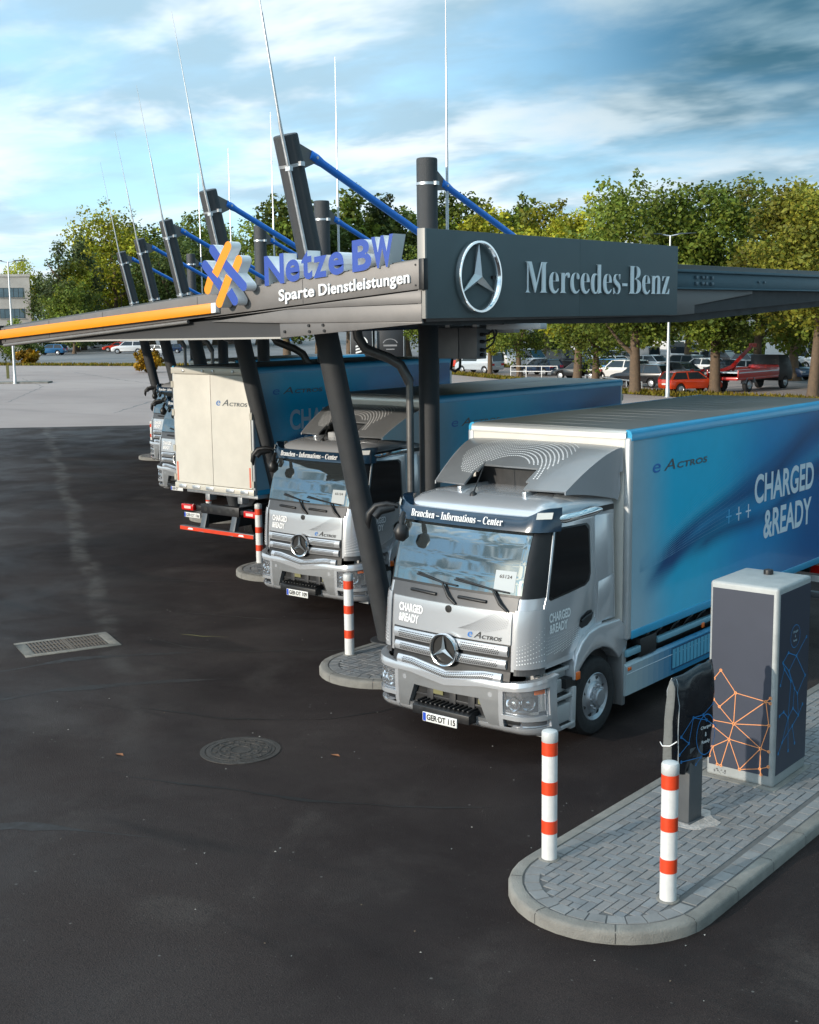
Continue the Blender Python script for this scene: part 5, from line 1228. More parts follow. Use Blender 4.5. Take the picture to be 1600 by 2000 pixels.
for i, (loc, rz, lb, pl) in enumerate([((T1.x-6.50, T1.y+4.16), 0, 'second silver box truck, partly hidden behind the nearest leaning mast', 'GER·DT 109'),
        ((-20.86, 18.6+BOXY1+.02), pi, 'reversed box truck showing its cream rear doors and red underrun bar', None),
        ((T1.x-19.42, T1.y+12.35), 0, 'silver truck cab peeking out left of the reversed truck, nearer of the two', 'GER·DT'),
        ((T1.x-25.65, T1.y+17.15), 0, 'farthest truck cab, showing only a sliver beside the distant bollard', 'GER·DT')]):
    t = copy_tree(truck); t.location = (loc[0], loc[1], 0); t.rotation_euler = (0, 0, rz); tag(t, lb, 'truck', G)
    if pl: set_plate(t, 'number_plate', pl)
    if i == 0: C.objects.link(UNIT); UNIT.parent = t
    if rz:                                                    # swap body rides higher on its legs and locks
        bx = find(t, 'box_body'); bx.location = (0, 0, .44)
        mb = MB()
        for y in (BOXY1-.45, BOXY1-2.6, 3.2):
            for x in (-.55, .50): mb.box(x-.07, x+.07, y, y+.22, 1.30 if y > 8 else 1.02, 1.56)
        mb.box(-1.15, 1.15, 2.5, BOXY1-.2, 1.45, 1.555)
        for nm in ('cross_member', 'tail_light', 'bar_bracket', 'underrun_bar', 'rear_plate'):
            for ch in t.children:
                if ch.name.split('.')[0] == nm: ch.location = (0, 0, .19)
        mb.build('swap_body_lock', GALV, t, bevel=.01)

# ------------------------------------------------------------------ trees
def leaf_mat(name, hue):
    m = bpy.data.materials.new(name); m.use_nodes = True; nt = m.node_tree; N = nt.nodes; K = nt.links; b = N['Principled BSDF']; out = N['Material Output']
    a = N.new('ShaderNodeAttribute'); a.attribute_name = 'col'
    mx = N.new('ShaderNodeMix'); mx.data_type = 'RGBA'; mx.blend_type = 'MULTIPLY'; mx.inputs[0].default_value = 1; K.new(a.outputs['Color'], mx.inputs[6]); mx.inputs[7].default_value = (*hue, 1)
    K.new(mx.outputs[2], b.inputs['Base Color']); b.inputs['Roughness'].default_value = .6; b.inputs['Specular IOR Level'].default_value = .25
    tr = N.new('ShaderNodeBsdfTranslucent'); K.new(mx.outputs[2], tr.inputs[0]); ms = N.new('ShaderNodeMixShader'); ms.inputs[0].default_value = .28
    K.new(b.outputs[0], ms.inputs[1]); K.new(tr.outputs[0], ms.inputs[2]); K.new(ms.outputs[0], out.inputs[0]); return m
LEAF = {'g': leaf_mat('green leaves', (.135, .175, .024)), 'y': leaf_mat('yellow green leaves', (.30, .30, .025)), 'd': leaf_mat('dark green leaves', (.075, .105, .026)), 'o': leaf_mat('autumn leaves', (.19, .19, .024)), 'c': leaf_mat('conifer needles', (.075, .10, .035)), 'b': leaf_mat('golden bush leaves', (.34, .19, .012))}
def crown_mesh(kind, H, W, zb, seed, nclump, nleaf, size):
    """leaf-sized faces spread in clumps through an uneven crown volume; unit = metres"""
    r = random.Random(seed); mb = MB(); clumps = []
    for i in range(nclump):
        for _ in range(30):
            if kind == 'cone':
                t = r.random()**1.2; rad = W/2*(1-t)**.85*(.75+.5*r.random())+.2; a = r.uniform(0, 2*pi); q = sqrt(r.random()); p = Vector((cos(a)*rad*q, sin(a)*rad*q, zb+t*(H-zb)*.97)); cr = .45+.75*(1-t)*W/4
            else:
                p = Vector((r.uniform(-1, 1), r.uniform(-1, 1), r.uniform(-1, 1)))
                if p.length > 1 or p.length < .35: continue
                t = (p.z+1)/2; sh = 1-.30*max(0, t-.5)**1.3*2-.25*max(0, .3-t); p = Vector((p.x*W/2*sh*.84, p.y*W/2*sh*.84, zb+(H-zb)*(.06+.86*t))); cr = W*r.uniform(.085, .165)
            break
        clumps.append((p, cr, r.uniform(.45, 1.5)))
    # a few sprays that stick out of the outline
    for i in range(nclump//3):
        p, cr, t = r.choice(clumps); d = Vector((p.x, p.y, (p.z-(zb+H)/2)*.9+r.uniform(-.2, .8)*W*.2)).normalized(); clumps.append((p+d*cr*r.uniform(.9, 1.5), cr*r.uniform(.35, .6), t*r.uniform(.85, 1.2)))
    tot = sum(c[1]**2 for c in clumps)
    for p, cr, tone in clumps:
        n = int(nleaf*cr*cr/tot)
        for k in range(n):
            d = Vector((r.gauss(0, 1), r.gauss(0, 1), r.gauss(0, .85))).normalized(); q = p+d*cr*(r.random()**.33)*r.uniform(.75, 1.18)
            if q.z < zb*.97: continue
            u = Vector((r.gauss(0, 1), r.gauss(0, 1), r.gauss(0, .6))).normalized(); w = u.cross(d+Vector((r.gauss(0, .5), r.gauss(0, .5), r.gauss(0, .5)))).normalized(); s = size*r.uniform(.6, 1.35); l = s*r.uniform(1.0, 1.7)
            g = tone*r.uniform(.7, 1.35); hv = r.uniform(-.14, .14); mb.col = (g*(1+hv), g, g*(1-hv))
            mb.quad(q-u*l*.5, q+w*s*.5-u*l*.05, q+u*l*.5, q-w*s*.5+u*l*.02)
    return mb
def trunk_mesh(H, W, zb, kind, seed):
    r = random.Random(seed+99); mb = MB(); rb = .018*H+.06
    bend = Vector((r.uniform(-.15, .15), r.uniform(-.15, .15), 0)); top = zb+(H-zb)*(.9 if kind == 'cone' else .62)
    pts = [Vector((0, 0, -.1))+bend*0, Vector((0, 0, .3)), bend*.5+Vector((0, 0, zb*.6)), bend+Vector((0, 0, zb+.4)), bend*1.5+Vector((0, 0, (zb+top)/2)), bend*2+Vector((0, 0, top))]
    mb.tube(pts, [rb*1.5, rb*1.1, rb, rb*.85, rb*.5, .03], 10)
    for k in range(4 if kind == 'cone' else 9):
        z = zb*.85+(top-zb)*r.uniform(.0, .75); a = r.uniform(0, 2*pi); L = W*.42*r.uniform(.6, 1); p0 = bend*(1+z/H)+Vector((0, 0, z)); d = Vector((cos(a), sin(a), r.uniform(.5, 1.3))).normalized()
        mb.tube([p0, p0+d*L*.4, p0+d*L*.75+Vector((0, 0, L*.12)), p0+d*L+Vector((r.uniform(-.3, .3), r.uniform(-.3, .3), L*.3))], [rb*.5, rb*.33, rb*.2, .02], 7)
    return mb
CACHE = {}
def tree(x, y, H, W, kind, label, group, zb=None, name='tree', seed=0):
    shape = 'cone' if kind == 'c' else 'round'
    near = kind in 'AOY' or H < 9.6
    key = (shape, near, seed % (3 if not near else 4), round(H/W*2))
    base = {'A': 'g', 'O': 'o', 'Y': 'y'}.get(kind, kind)
    if key not in CACHE:
        h0, w0 = 10.0, 10.0*W/H; z0 = (2.0 if near else .9) if shape == 'round' else .5
        nl = 24000 if near else 9000; sz = .165 if near else .26
        CACHE[key] = (crown_mesh(shape, h0, w0, z0, hash(key) % 1000 if False else (seed*7+len(CACHE)*13+1), 64 if shape == 'round' else 60, nl, sz*(10/H)**.5), trunk_mesh(h0, w0, z0, shape, seed), None)
    cm, tm, made = CACHE[key]
    root = empty(name, (x, y, -.03), random.Random(seed*31+7).uniform(0, 6.28), label, 'tree', group)
    if made is None:
        cr = cm.build('crown', LEAF[base], root, merge=False); tk = tm.build('trunk', BARK, root, smooth=60); CACHE[key] = (cm, tm, (cr.data, tk.data))
    else:
        cr = bpy.data.objects.new('crown', made[0]); C.objects.link(cr); cr.parent = root; tk = bpy.data.objects.new('trunk', made[1]); C.objects.link(tk); tk.parent = root
    cr.material_slots[0].link = 'OBJECT'; cr.material_slots[0].material = LEAF[base]
    root.scale = (W/(10*W/H)/1.0,)*2+(H/10,) if False else (H/10, H/10, H/10)
    return root
TREES = [(-157.6,106.1,13.3,6.5,'y','pale yellow tree above the flat roof of the office block'), (-107.5,76.7,12.3,4.0,'c','dark conifer, left of the two pointed ones beside the office block'), (-111.1,81.8,13.5,4.0,'c','taller pointed conifer touching the big yellow tree on the left'),
 (-100.4,72.8,8.5,4.4,'g','low bushy green tree in front of the two conifers'), (-115.6,89.2,16.8,9.0,'y','broad yellow tree behind the farthest leaning masts'), (-116.1,95.0,16.4,7.8,'g','green tree right of the broad yellow tree on the left'), (-106.4,90.9,14.4,6.2,'d','dark tree between the third and fourth front masts'),
 (-113.9,100.7,16.9,7.0,'g','green tree behind the second leaning mast'), (-116.0,107.2,17.0,6.9,'y','yellow tree showing above the woven emblem'), (-108.0,104.1,15.9,6.2,'g','green tree above the first blue block letter'), (-107.1,107.8,18.5,7.3,'g','tall green tree between the second and nearest leaning masts'),
 (-107.2,113.3,19.2,7.1,'d','dark tree right behind the nearest leaning mast'), (-108.4,120.4,19.9,7.0,'g','tall tree behind the blue block letters'), (-108.4,125.8,19.6,7.8,'d','dark grey green tree above the end of the blue letters'), (-106.7,129.7,19.5,6.9,'g','green tree just left of the nearest upright mast'),
 (-101.9,129.8,19.0,7.1,'d','dark tree behind the nearest upright mast'), (-98.4,131.2,19.6,7.4,'g','green tree right of the nearest upright mast'), (-92.0,128.4,18.7,6.9,'y','yellow tree behind the right-hand blue stay'), (-94.9,138.6,19.1,7.2,'g','distant tree above the middle of the sign panel'), (-82.2,125.5,17.1,6.6,'y','yellowish tree left of the big tree over the sign'),
 (-71.5,120.4,15.2,7.3,'g','tree partly hidden behind the left side of the big tree over the sign'), (-58.2,114.0,14.7,7.3,'d','dark tree filling the gap behind the end of the sign'), (-45.8,102.2,15.3,7.9,'g','tall tree behind the steel edge beam'), (-39.8,96.1,15.0,6.8,'o','brownish autumn tree high above the edge beam at the right'), (-39.0,102.9,14.6,7.3,'g','green tree at the far right border'),
 (-42.6,75.9,14.3,10.2,'A','big maple rising over the right end of the sign panel'), (-38.3,79.0,13.6,7.9,'A','tree with a forked trunk behind the red tow truck'), (-30.4,76.2,13.1,8.6,'O','rusty tinted tree above the roof of the nearest truck box'), (-55.4,89.2,13.3,7.8,'Y','yellow green tree on the verge below the sign panel'),
 (-63.3,92.4,9.5,5.0,'g','small tree standing by the white railing'), (-67.8,94.2,8.8,4.6,'Y','small yellow tree on the grass beside the pale van'), (-74.4,98.0,7.4,4.0,'g','slim young tree beside the junction box'), (-50.3,83.5,11.0,6.4,'g','green tree just behind the left side of the big maple'), (-34.2,88.5,13.0,7.2,'g','green tree behind the red tow truck cab'), (-86.5,108.0,12.0,6.4,'g','tree behind the junction box and the pale van'), (-192.7,136.2,14.0,7.6,'d','dark tree at the left end of the far wood'), (-209.6,157.1,20.9,10.6,'g','green tree filling the wood left of the farthest mast'), (-213.2,168.9,23.5,12.1,'y','yellow tree deep in the wood behind the two farthest masts'), (-205.6,172.0,21.2,10.8,'d','dark tree deep in the wood behind the third mast'), (-200.6,180.8,22.9,12.0,'g','green tree deep in the wood behind the woven emblem'), (-187.5,136.7,14.7,6.6,'y','small yellow tree at the near edge of the far wood'), (-29.0,80.9,13.4,8.0,'g','tree at the right border behind the rusty tinted one')]
for i, (x, y, H, W, k, lb) in enumerate(TREES):
    if i < 10: q = 1.75; x, y, H, W = x*q, y*q, 5.3+(H-5.3)*q, W*q          # the left-hand wood stands beyond the far lot
    tree(x, y, H*(1.05 if k in 'AOY' else 1.10), W*(1.45 if k == 'c' else 1.18 if k in 'AOY' else 1.45 if i < 20 else 1.22), k, lb, 'trees round the car park', seed=i+1)
def bush(x, y, H, W, kind, label, seed, group='bushes behind the car park'):
    root = empty('bush', (x, y, -.03), seed, label, 'bush', group)
    cm = crown_mesh('round', H, W, .05, seed, 24, 2600, .24)
    cm.build('foliage', LEAF[kind], root, merge=False); mb = MB(); mb.tube([(0, 0, -.1), (0, 0, H*.4), (.1, 0, H*.6)], [.07, .05, .02], 6); mb.build('stem', BARK, root)
bush(-139.0, 94.4, 5.6, 3.6, 'd', 'dark bush right of the tall lamp post', 3, 'bushes on the far verge'); bush(-137.6, 92.7, 2.0, 2.8, 'b', 'low golden bush at the foot of the dark bush', 4, 'bushes on the far verge'); bush(-150.5, 99.0, 6.2, 7.0, 'g', 'leafy bush left of the tall lamp post', 5, 'bushes on the far verge')
bush(-103.5, 84.0, 2.6, 3.4, 'b', 'golden bush glimpsed between two far masts', 6, 'bushes on the far verge')
for i in range(17):
    t = i/16; x, y = -118+86*t, 152-26*t+4*sin(i*2.1); H = 4.6+1.6*sin(i*1.7)
    bush(x, y, H, 7.6, 'dgdgy'[i % 5], 'one of the tall hedge bushes closing the back of the car park', 20+i, 'hedge bushes closing the back of the car park')

# verges with rough grass
def verge(pts, seed, blade=.16):
    mb = MB(); r = random.Random(seed); n = len(pts)//2
    for a, b, c, d in [(pts[0], pts[1], pts[2], pts[3])]:
        mb.col = (.8, .8, .8); mb.quad((*a, .02), (*b, .02), (*c, .02), (*d, .02)); area = (Vector(b)-Vector(a)).length*(Vector(d)-Vector(a)).length
        for k in range(int(min(9000, area*30))):
            u, v = r.random(), r.random(); p = Vector(a).lerp(Vector(b), u).lerp(Vector(d).lerp(Vector(c), u), v); an = r.uniform(0, 6.28); h = blade*r.uniform(.5, 1.8); w = blade*.6; g = r.uniform(.5, 1.4); mb.col = (g*r.uniform(.85, 1.35), g, g*.7)
            mb.quad((p.x-cos(an)*w, p.y-sin(an)*w, .0), (p.x+cos(an)*w, p.y+sin(an)*w, .0), (p.x+r.uniform(-.1, .1), p.y+r.uniform(-.1, .1), h))
    o = mb.build('grass', leaf_mat('verge grass', (.17, .145, .02)), merge=False); tag(o, kind='stuff')
verge([(-160, 83.2), (-60, 112.5), (-60.6, 115), (-160, 86.0)], 1, .22)
verge([(-82, 99), (-58, 85.5), (-60, 88.5), (-82, 102)], 2); verge([(-46, 76), (-25, 70), (-25, 76), (-48, 80)], 3)

# ------------------------------------------------------------------ parked vehicles
CARG = mat('car glass', (.02, .028, .035), .05, 0, .3); TYRE = mat('car tyre', (.015, .015, .016), .8); HUB = mat('car hub', (.42, .43, .45), .35, .7)
CARP = {}
def paint(c):
    if c not in CARP: CARP[c] = mat('car paint %d' % len(CARP), c, .28, .15, .7)
    return CARP[c]
STY = {  # length, width, height, belt, bonnet height, windscreen base / top, rear top / base (fractions from the front), roof taper
 'hatch': (4.0, 1.72, 1.47, .93, .95, .27, .45, .90, .985, .80), 'saloon': (4.6, 1.78, 1.43, .92, .93, .28, .43, .74, .88, .78), 'estate': (4.6, 1.80, 1.50, .95, .96, .27, .42, .90, .985, .80),
 'suv': (4.5, 1.85, 1.66, 1.05, 1.08, .26, .41, .91, .985, .82), 'van': (4.6, 1.85, 1.95, 1.12, 1.12, .16, .33, .975, .995, .90), 'bigvan': (5.6, 1.98, 2.5, 1.25, 1.2, .10, .24, .98, .995, .92)}
def make_car(sty):
    L, W, H, zb, zh, a, b_, c_, d_, tp = STY[sty]; root = empty('parked_car'); F = lambda t: L/2-L*t      # front at +y
    wr = .32 if sty != 'bigvan' else .36; fa, ra = F(.19), F(.80)
    lo = .26
    prof = [(F(0), .42), (F(.004), .60), (F(.03), zh-.22), (F(a*.5), zh-.08), (F(a), zh), (F(d_), zb+.03), (F(.998), zb-.10), (F(1.0), .55), (F(.985), lo+.06)]
    def wheel_arc(y): return [(y-wr*1.16*cos(t), max(lo, .0)+.06+wr*1.2*sin(t)) for t in [pi*k/8 for k in range(9)]]
    bottom = wheel_arc(ra)+wheel_arc(fa)
    poly = prof+[(p[0], p[1]) for p in bottom]+[(F(.02), lo+.05)]
    mb = MB(); mb.prism(poly, 'x', -W/2, W/2); body = mb.build('body', SILVER, root, bevel=.05, segs=2)
    t = W/2-.06; u = W/2*tp
    g = [(F(a), zh-.02, t), (F(b_), H-.03, u), (F(c_), H-.05, u), (F(d_), zb+.01, t)]
    mb = MB()
    L_ = [(-w, y, z) for y, z, w in g]; R_ = [(w, y, z) for y, z, w in g]
    mb.quad(*L_); mb.quad(*R_[::-1])
    for i in range(3): mb.quad(L_[i], R_[i], R_[i+1], L_[i+1])
    mb.build('glazing', CARG, root)
    mb = MB(); mb.prism([(g[1][0]+.10, H-.06), (g[1][0]-.15, H-.005), ((g[1][0]+g[2][0])/2, H+.02), (g[2][0]+.1, H-.015), (g[2][0]-.06, H-.07)], 'x', -u-.005, u+.005)
    def pillar(p, q, w):
        for s in (-1, 1): mb.quad((s*(p[2]+.008), p[0]-w, p[1]), (s*(p[2]+.008), p[0]+w, p[1]), (s*(q[2]+.008), q[0]+w, q[1]), (s*(q[2]+.008), q[0]-w, q[1]))
    pillar(g[0], g[1], .06); pillar(g[3], g[2], .10 if sty not in ('van', 'bigvan') else .12); m1 = ((g[0][0]+g[3][0])/2-.1, zb, t); m2 = ((g[1][0]+g[2][0])/2, H-.04, u); pillar(m1, m2, .05)
    if sty in ('van', 'bigvan'):
        for s in (-1, 1): mb.quad(*[(s*(w+.012), y, z) for y, z, w in (m1, m2, (g[2][0], H-.05, u), (g[3][0], zb, t))])
    rf = mb.build('roof', SILVER, root)
    for s in (-1, 1):
        mb = MB(); mb.box(*sorted((s*W*.26, s*W*.47)), F(.985), F(1.004), .72, .92); mb.build('tail_light', TAILR, root); mb = MB(); mb.box(*sorted((s*W*.27, s*W*.47)), F(.03), F(-.003), .62, .76); mb.build('headlight', LAMPG, root)
        for y in (fa, ra):
            mb = MB(); x = s*(W/2-.02); mb.lathe([(.0, x-s*.2), (wr, x-s*.2), (wr, x-s*.02), (wr*.9, x), (wr*.66, x)], 18, 'x', (0, y, wr)); w_ = mb.build('wheel', TYRE, root, smooth=40); mb = MB(); mb.lathe([(wr*.66, x), (wr*.6, x-s*.02), (wr*.2, x), (0, x)], 14, 'x', (0, y, wr)); mb.build('hub', HUB, w_)
    mb = MB(); mb.box(-.26, .26, F(1.003), F(1.008), .58, .69); mb.build('number_plate', PLATE, root)
    return root
PROTO = {}
def car(sty, x, y, f, col, label, sc=1.0):
    if sty not in PROTO: PROTO[sty] = root = make_car(sty)
    else: root = copy_tree(PROTO[sty])
    root.location = (x, y, -.02); root.rotation_euler = (0, 0, atan2(-f[0], f[1])); root.scale = (sc, sc, sc); tag(root, label, 'van' if 'van' in sty else 'car', 'vehicles in the car park')
    for ch in root.children:
        if ch.name.split('.')[0] in ('body', 'roof'): ch.material_slots[0].link = 'OBJECT'; ch.material_slots[0].material = paint(col)
VL, VV, VR = (-.772, -.635), (-.635, .772), (.772, .635)
mixd = lambda l, v: (VL[0]*l+VV[0]*v, VL[1]*l+VV[1]*v)
WHT, BLK, DBL, SLV, REDC, MBL, GRY = (.72,.72,.72), (.012,.013,.016), (.012,.03,.075), (.42,.45,.48), (.55,.035,.012), (.03,.17,.36), (.13,.14,.15)
car('hatch', -172.5, 120.7, mixd(1, .1), (.012,.10,.24), 'bright blue hatchback parked alone at the far left', 1.18)
car('suv', -166.5, 131.3, mixd(1, -.05), WHT, 'white car with dark roof in front of the red one, far left', 1.2); car('saloon', -178.5, 138.6, mixd(1, 0), REDC, 'red car half hidden behind a white one, far left', 1.15); car('bigvan', -203, 154, mixd(1, 0), WHT, 'long white van on the far side of the left lot', 1.1); car('saloon', -214, 160, mixd(1, 0), WHT, 'white car nose showing beside the long white van', 1.1)
car('hatch', -152, 124.5, mixd(.9, .4), SLV, 'silver car glimpsed between two far masts', 1.1); car('saloon', -186, 189, mixd(1, 0), WHT, 'white car far off behind the mast tops, above a blue box roof', 1.1)
car('van', -71.2, 97.2, mixd(.72, .7), (.50,.55,.60), 'pale blue grey van seen from behind on the verge side'); car('bigvan', -79.0, 111.5, mixd(-.55, -.85), WHT, 'white delivery van facing the camera behind the pale van'); car('hatch', -76.8, 113.5, mixd(-.5, -.85), MBL, 'mid blue small car beside the white delivery van')
car('van', -72.3, 107.2, mixd(-.62, -.80), SLV, 'silver pickup van behind the small tree'); car('hatch', -63.2, 95.6, mixd(.62, .78), DBL, 'dark blue hatchback behind the white railing'); car('van', -67.0, 106.6, mixd(-.70, -.72), BLK, 'black people carrier facing the camera')
car('van', -71.6, 117.4, mixd(-.6, -.8), WHT, 'white van behind the black people carrier'); car('hatch', -69.0, 119.0, mixd(-.5, -.85), DBL, 'dark blue car deep under the trees'); car('hatch', -66.6, 117.8, mixd(-.5, -.85), GRY, 'dark grey car deep under the trees, right of the blue one')
car('saloon', -56.0, 90.6, mixd(.8, .6), BLK, 'black low car left of the white sport utility'); car('estate', -57.0, 96.6, mixd(.75, .65), MBL, 'blue estate car behind the low black car'); car('suv', -52.3, 91.0, mixd(.74, .67), WHT, 'white sport utility car with dark rear window')
car('van', -66.0, 118.0, mixd(.6, .8), GRY, 'grey blue van behind the big maple trunk'); car('suv', -46.3, 83.4, mixd(.74, .67), BLK, 'black car right beside the trunk of the big maple'); car('saloon', -48.6, 93.0, mixd(.62, .78), BLK, 'black saloon behind the silver lamp post')
car('bigvan', -62.4, 120.3, mixd(-.6, -.8), WHT, 'white van with red stripe spot behind the silver lamp post'); car('saloon', -62.0, 127.5, mixd(-.55, -.85), SLV, 'silver saloon far back behind the white van'); car('hatch', -58.6, 119.0, mixd(-.9, -.3), SLV, 'silver hatchback left of the forked tree')
car('suv', -55.3, 116.0, mixd(-.7, -.7), BLK, 'black car in the shade right of the forked tree'); car('hatch', -51.0, 112.8, mixd(-.5, -.85), GRY, 'slate grey car behind the tow truck arm'); car('bigvan', -48.0, 116.0, mixd(-.6, -.8), WHT, 'white van glimpsed through the leaves at the right'); car('saloon', -46.0, 121.0, mixd(-.6, -.8), DBL, 'dark car glimpsed through the leaves at the far right')
car('hatch', -39.9, 78.6, (.52, .85), (.60,.055,.015), 'orange red small hatchback in front of the tow truck'); car('hatch', -77.5, 103.0, mixd(.7, .7), REDC, 'red car just right of the upright mast'); car('saloon', -80.2, 108.5, mixd(.7, .7), REDC, 'second red car farther back beside the mast')

for i, (x, y, l, v, st, c, lb) in enumerate([(-60.2, 104.0, -.6, -.8, 'hatch', WHT, 'white hatchback facing the camera left of the big maple trunk'), (-57.6, 106.2, -.6, -.8, 'estate', SLV, 'silver estate facing the camera just behind the white hatchback'), (-53.6, 103.8, .6, .8, 'suv', GRY, 'grey sport utility car behind the black saloon'),
    (-50.6, 101.6, .6, .8, 'hatch', WHT, 'white hatchback seen from behind near the silver lamp post'), (-47.2, 100.4, .62, .78, 'saloon', BLK, 'black saloon in the middle row above the tow truck'), (-44.0, 98.6, -.6, -.8, 'hatch', SLV, 'silver hatchback in the middle row right of the forked tree'), (-41.0, 97.0, -.6, -.8, 'suv', DBL, 'dark blue sport utility car in the middle row at the right'),
    (-82.5, 117.0, -.6, -.8, 'hatch', SLV, 'silver hatchback behind the junction box'), (-160, 134.5, 1, 0, 'hatch', DBL, 'dark blue car between two far masts')]): car(st, x, y, mixd(l, v), c, lb)
def make_tow():
    root = empty('tow_truck', (-37.6, 82.6, -.02), atan2(-.08, .99), 'red flatbed tow truck with raised crane arm behind the nearest box', 'tow truck')
    RD = mat('tow truck red', (.42, .015, .012), .35, .1, .5)
    mb = MB(); mb.box(-1.15, 1.15, -3.4, 2.2, .85, 1.05); mb.box(-1.2, -1.12, -3.4, 2.2, 1.0, 1.55); mb.box(1.12, 1.2, -3.4, 2.2, 1.0, 1.55); mb.box(-1.15, 1.15, 2.15, 2.25, 1.0, 1.7); mb.build('bed', RD, root, bevel=.03)
    mb = MB(); mb.box(-1.21, 1.21, -3.3, 2.1, 1.32, 1.38); mb.build('bed_stripe', PALE, root)
    mb = MB(); mb.prism([(2.3, .6), (4.3, .6), (4.35, 1.2), (4.0, 1.9), (3.6, 2.35), (2.3, 2.4)], 'x', -1.1, 1.1); cb = mb.build('cab', BLACKP, root, bevel=.06)
    mb = MB(); mb.prism([(4.30, 1.35), (4.06, 1.85), (3.72, 2.28), (3.74, 2.30), (4.08, 1.88), (4.33, 1.36)], 'x', -.95, .95); mb.build('windscreen', CARG, cb)
    mb = MB(); mb.box(-1.0, 1.0, 4.3, 4.55, .55, .75); mb.build('bumper', mat('yellow bumper', (.75, .30, .01), .5), root, bevel=.03)
    mb = MB(); mb.tube([(-.9, -3.2, 1.1), (-.6, -1.2, 1.6), (-.2, .9, 3.1)], [.20, .18, .14], 4); mb.tube([(-.6, -1.3, 1.0), (-.5, -.6, 2.0)], .09, 8); mb.build('crane_arm', RD, root)
    mb = MB(); mb.box(-.4, .0, .75, 1.15, 2.95, 3.2); mb.build('arm_head', mat('striped head', (.6, .12, .1), .5), root, bevel=.02)
    for s in (-1, 1):
        for y in (-1.7, 3.3):
            mb = MB(); x = s*1.1; mb.lathe([(0, x-s*.3), (.48, x-s*.3), (.5, x-s*.05), (.42, x), (.28, x)], 20, 'x', (0, y, .5)); w = mb.build('wheel', TYRE, root, smooth=40); mb = MB(); mb.lathe([(.28, x), (.2, x-s*.05), (0, x)], 16, 'x', (0, y, .5)); mb.build('hub', HUB, w)
        mb = MB(); mb.prism(arc(-1.7, .5, .68, 10, 170, 10)+arc(-1.7, .5, .60, 170, 10, 10), 'x', *sorted((s*.8, s*1.18))); mb.build('mudguard', mat('grey mudguard', (.2, .21, .22), .6), root)
make_tow()

# ------------------------------------------------------------------ lamps, railing, sign, display boxes, office block
def lamp(x, y, h, ang, label, heads=2, arm=1.6):
    root = empty('street_lamp', (x, y, -.02), ang, label, 'street lamp', 'double headed street lamps')
    mb = MB(); mb.lathe([(.15, 0), (.15, .5), (.13, .6), (.11, 2), (.06, h)], 14); mb.lathe([(.22, -.01), (.22, .04), (0, .04)], 12); mb.build('pole', GALV, root, smooth=50)
    for s in (1, -1)[:heads]:
        mb = MB(); mb.tube([(0, 0, h-.05), (s*arm*.35, 0, h+.06)], .045, 8); a_ = mb.build('arm', GALV, root); mb = MB(); mb.prism([(s*arm*.3, h+.03), (s*arm, h+.10), (s*arm*1.03, h+.14), (s*arm*.3, h+.13)], 'y', -.16, .16); mb.build('lamp_head', mat('lamp head grey', (.09, .11, .13), .4, .4), a_, bevel=.02)
    return root
lamp(-96.4, 63.6, 10.4, YAW+.15, 'tall grey street lamp with two flat heads at the left border'); lamp(-39.0, 73.7, 10.2, YAW, 'silver street lamp standing before the big maple')
mb = MB(); mb.prism([(-100.6, 60.6), (-94.2, 65.4), (-95.2, 66.6), (-102, 61.4)], 'z', -.02, .14); o = mb.build('lamp_island', KERB, bevel=.03); tag(o, kind='structure')
def post_thing(name, loc, parts, label, cat):
    r_ = empty(name, loc, YAW, label, cat)
    for nm, fn, m in parts: mb = MB(); fn(mb); mb.build(nm, m, r_)
post_thing('parking_sign', (-110, 111.2, -.02), [('pole', lambda mb: mb.tube([(0, 0, 0), (0, 0, 3.4)], .05, 8), GALV), ('plate', lambda mb: mb.box(-.35, .35, -.05, -.02, 2.6, 3.3), mat('sign blue', (.02, .16, .5), .4))], 'small blue square sign on a thin pole above the blue box roofs', 'sign')
post_thing('marker_post', (-106, 69.2, -.02), [('post', lambda mb: mb.box(-.12, .12, -.06, .06, 0, 1.25), mat('mossy post', (.10, .10, .03), .8))], 'short mossy marker post left of the lamp base', 'post')
def railing():
    r_ = empty('railing', (-61.4, 92.0, 0), 0, 'white tubular railing in front of the dark blue hatchback', 'railing')
    a, b = Vector((-63.4, 91.2, 0))-Vector(r_.location), Vector((-59.4, 92.4, 0))-Vector(r_.location)
    mb = MB()
    for z in (.95, .5): mb.tube([(a.x, a.y, z), (b.x, b.y, z)], .035, 8)
    mb.build('rail', WHITE, r_)
    for k in range(4): p = a.lerp(b, k/3); mb = MB(); mb.tube([(p.x, p.y, 0), (p.x, p.y, .97)], .04, 8); mb.build('post', WHITE, r_)
    r2 = empty('guard_rail', (-46, 79.5, 0), 0, 'low grey guard rail beside the orange red hatchback', 'railing'); mb = MB(); mb.tube([(-6.5, 6.2, .62), (2.6, -1.2, .62)], .05, 8); mb.build('rail', GALV, r2)
    for k in range(5): t = k/4; mb = MB(); x, y = -6.5+9.1*t, 6.2-7.4*t; mb.tube([(x, y, 0), (x, y, .62)], .04, 8); mb.build('post', GALV, r2)
railing()
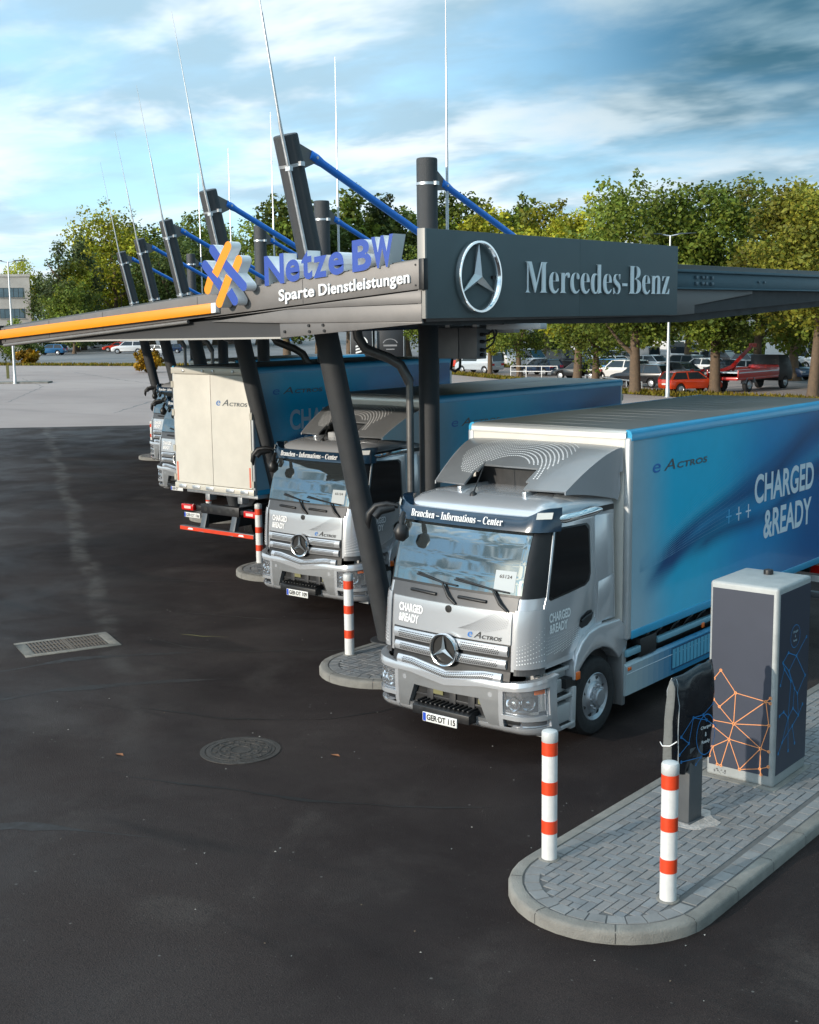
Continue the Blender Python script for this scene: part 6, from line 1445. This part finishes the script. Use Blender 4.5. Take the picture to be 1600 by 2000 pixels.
def display(x, y, w, lb, marks):
    r_ = empty('display_box', (x, y, -.02), YAW-.1, lb, 'display box', 'black display boxes behind the box roofs')
    mb = MB(); mb.box(-w/2, w/2, 0, 2.4, .3, 3.9); mb.box(-w/2+.2, w/2-.2, .2, 2.2, 0, .3); mb.build('shell', mat('black display panel', (.016, .017, .02), .4), r_, bevel=.03)
    mb = MB(); mb.box(-w/2-.03, -w/2+.03, -.03, .03, .3, 3.92); mb.box(w/2-.03, w/2+.03, -.03, .03, .3, 3.92); mb.build('edge_strip', ALU, r_)
    mb = MB()
    if marks:
        for k in range(14):
            a0, a1 = pi*(.0+.95*k/14), pi*(.0+.95*(k+1)/14); mb.quad(*[(R*cos(a)*1.0, -.005, 2.35+R*1.0*sin(a)) for R, a in ((.75, a0), (.75, a1), (.55, a1), (.55, a0))])
        for k in range(3): mb.quad(*[(dx, -.005, 1.1+.36*k+dz) for dx, dz in ((-.7, 0), (-.7, .2), (.6, .55), (.75, .40))])
    else:
        for k in range(10):
            a0, a1 = pi*(.05+.9*k/10), pi*(.05+.9*(k+1)/10); mb.quad(*[(R*cos(a)*1.2, -.005, 2.2+R*.8*sin(a)) for R, a in ((.75, a0), (.75, a1), (.65, a1), (.65, a0))])
        mb.box(-.8, .8, -.006, .0, 1.9, 2.1); mb.box(-.5, .5, -.006, .0, 1.5, 1.62)
    mb.build('logo', WHITE if marks else mat('dim logo', (.22, .22, .23), .5), r_)
display(-99.6, 112.6, 2.6, 'black display box with a white curved stripe emblem', True); display(-97.2, 115.0, 3.2, 'black display box with a dim grey oval emblem', False)
def office():
    r_ = empty('office_block', (-194.5, 132.4, 0), 0, 'pale concrete office block with rows of windows at the left border', 'building')
    f = Vector((.772, .635, 0)); g = Vector((-.635, .772, 0)); ang = atan2(f.y, f.x); r_.rotation_euler = (0, 0, 1.0); r_.scale = (1.2, 1.2, 1.2)
    CON = mat('weathered concrete', (.50, .46, .42), .85, 0, 0, .2, .35, .3, 6); x0, x1, H = -32, 0.0, 10.9
    mb = MB(); mb.box(x0, x1, 0, 12, 0, H); mb.build('wall', CON, r_)
    mb = MB(); mb.box(x0-.1, x1+.12, -.12, 12.1, H, H+.35); mb.build('parapet', mat('parapet concrete', (.55, .50, .45), .85, 0, 0, .15, .6), r_)
    for fl in range(3):
        z = 1.9+3.0*fl
        for k in range(6):
            xb = x1-.9-4.6*k; mb = MB(); mb.box(xb-3.5, xb, -.05, .02, z, z+1.4); w_ = mb.build('window', mat('office frame', (.06, .07, .075), .4), r_)
            mb = MB(); n = 5
            for q in range(n): a = xb-3.45+3.4*q/n; mb.box(a+.05, a+3.4/n-.05, -.062, -.05, z+.08, z+1.32)
            mb.build('pane', mat('office pane', (.10, .15, .18), .12, 0, 0, .3, .8), w_)
            mb = MB(); mb.box(xb-3.6, xb+.1, -.12, .0, z-.10, z-.02); mb.build('sill', CON, w_)
office()
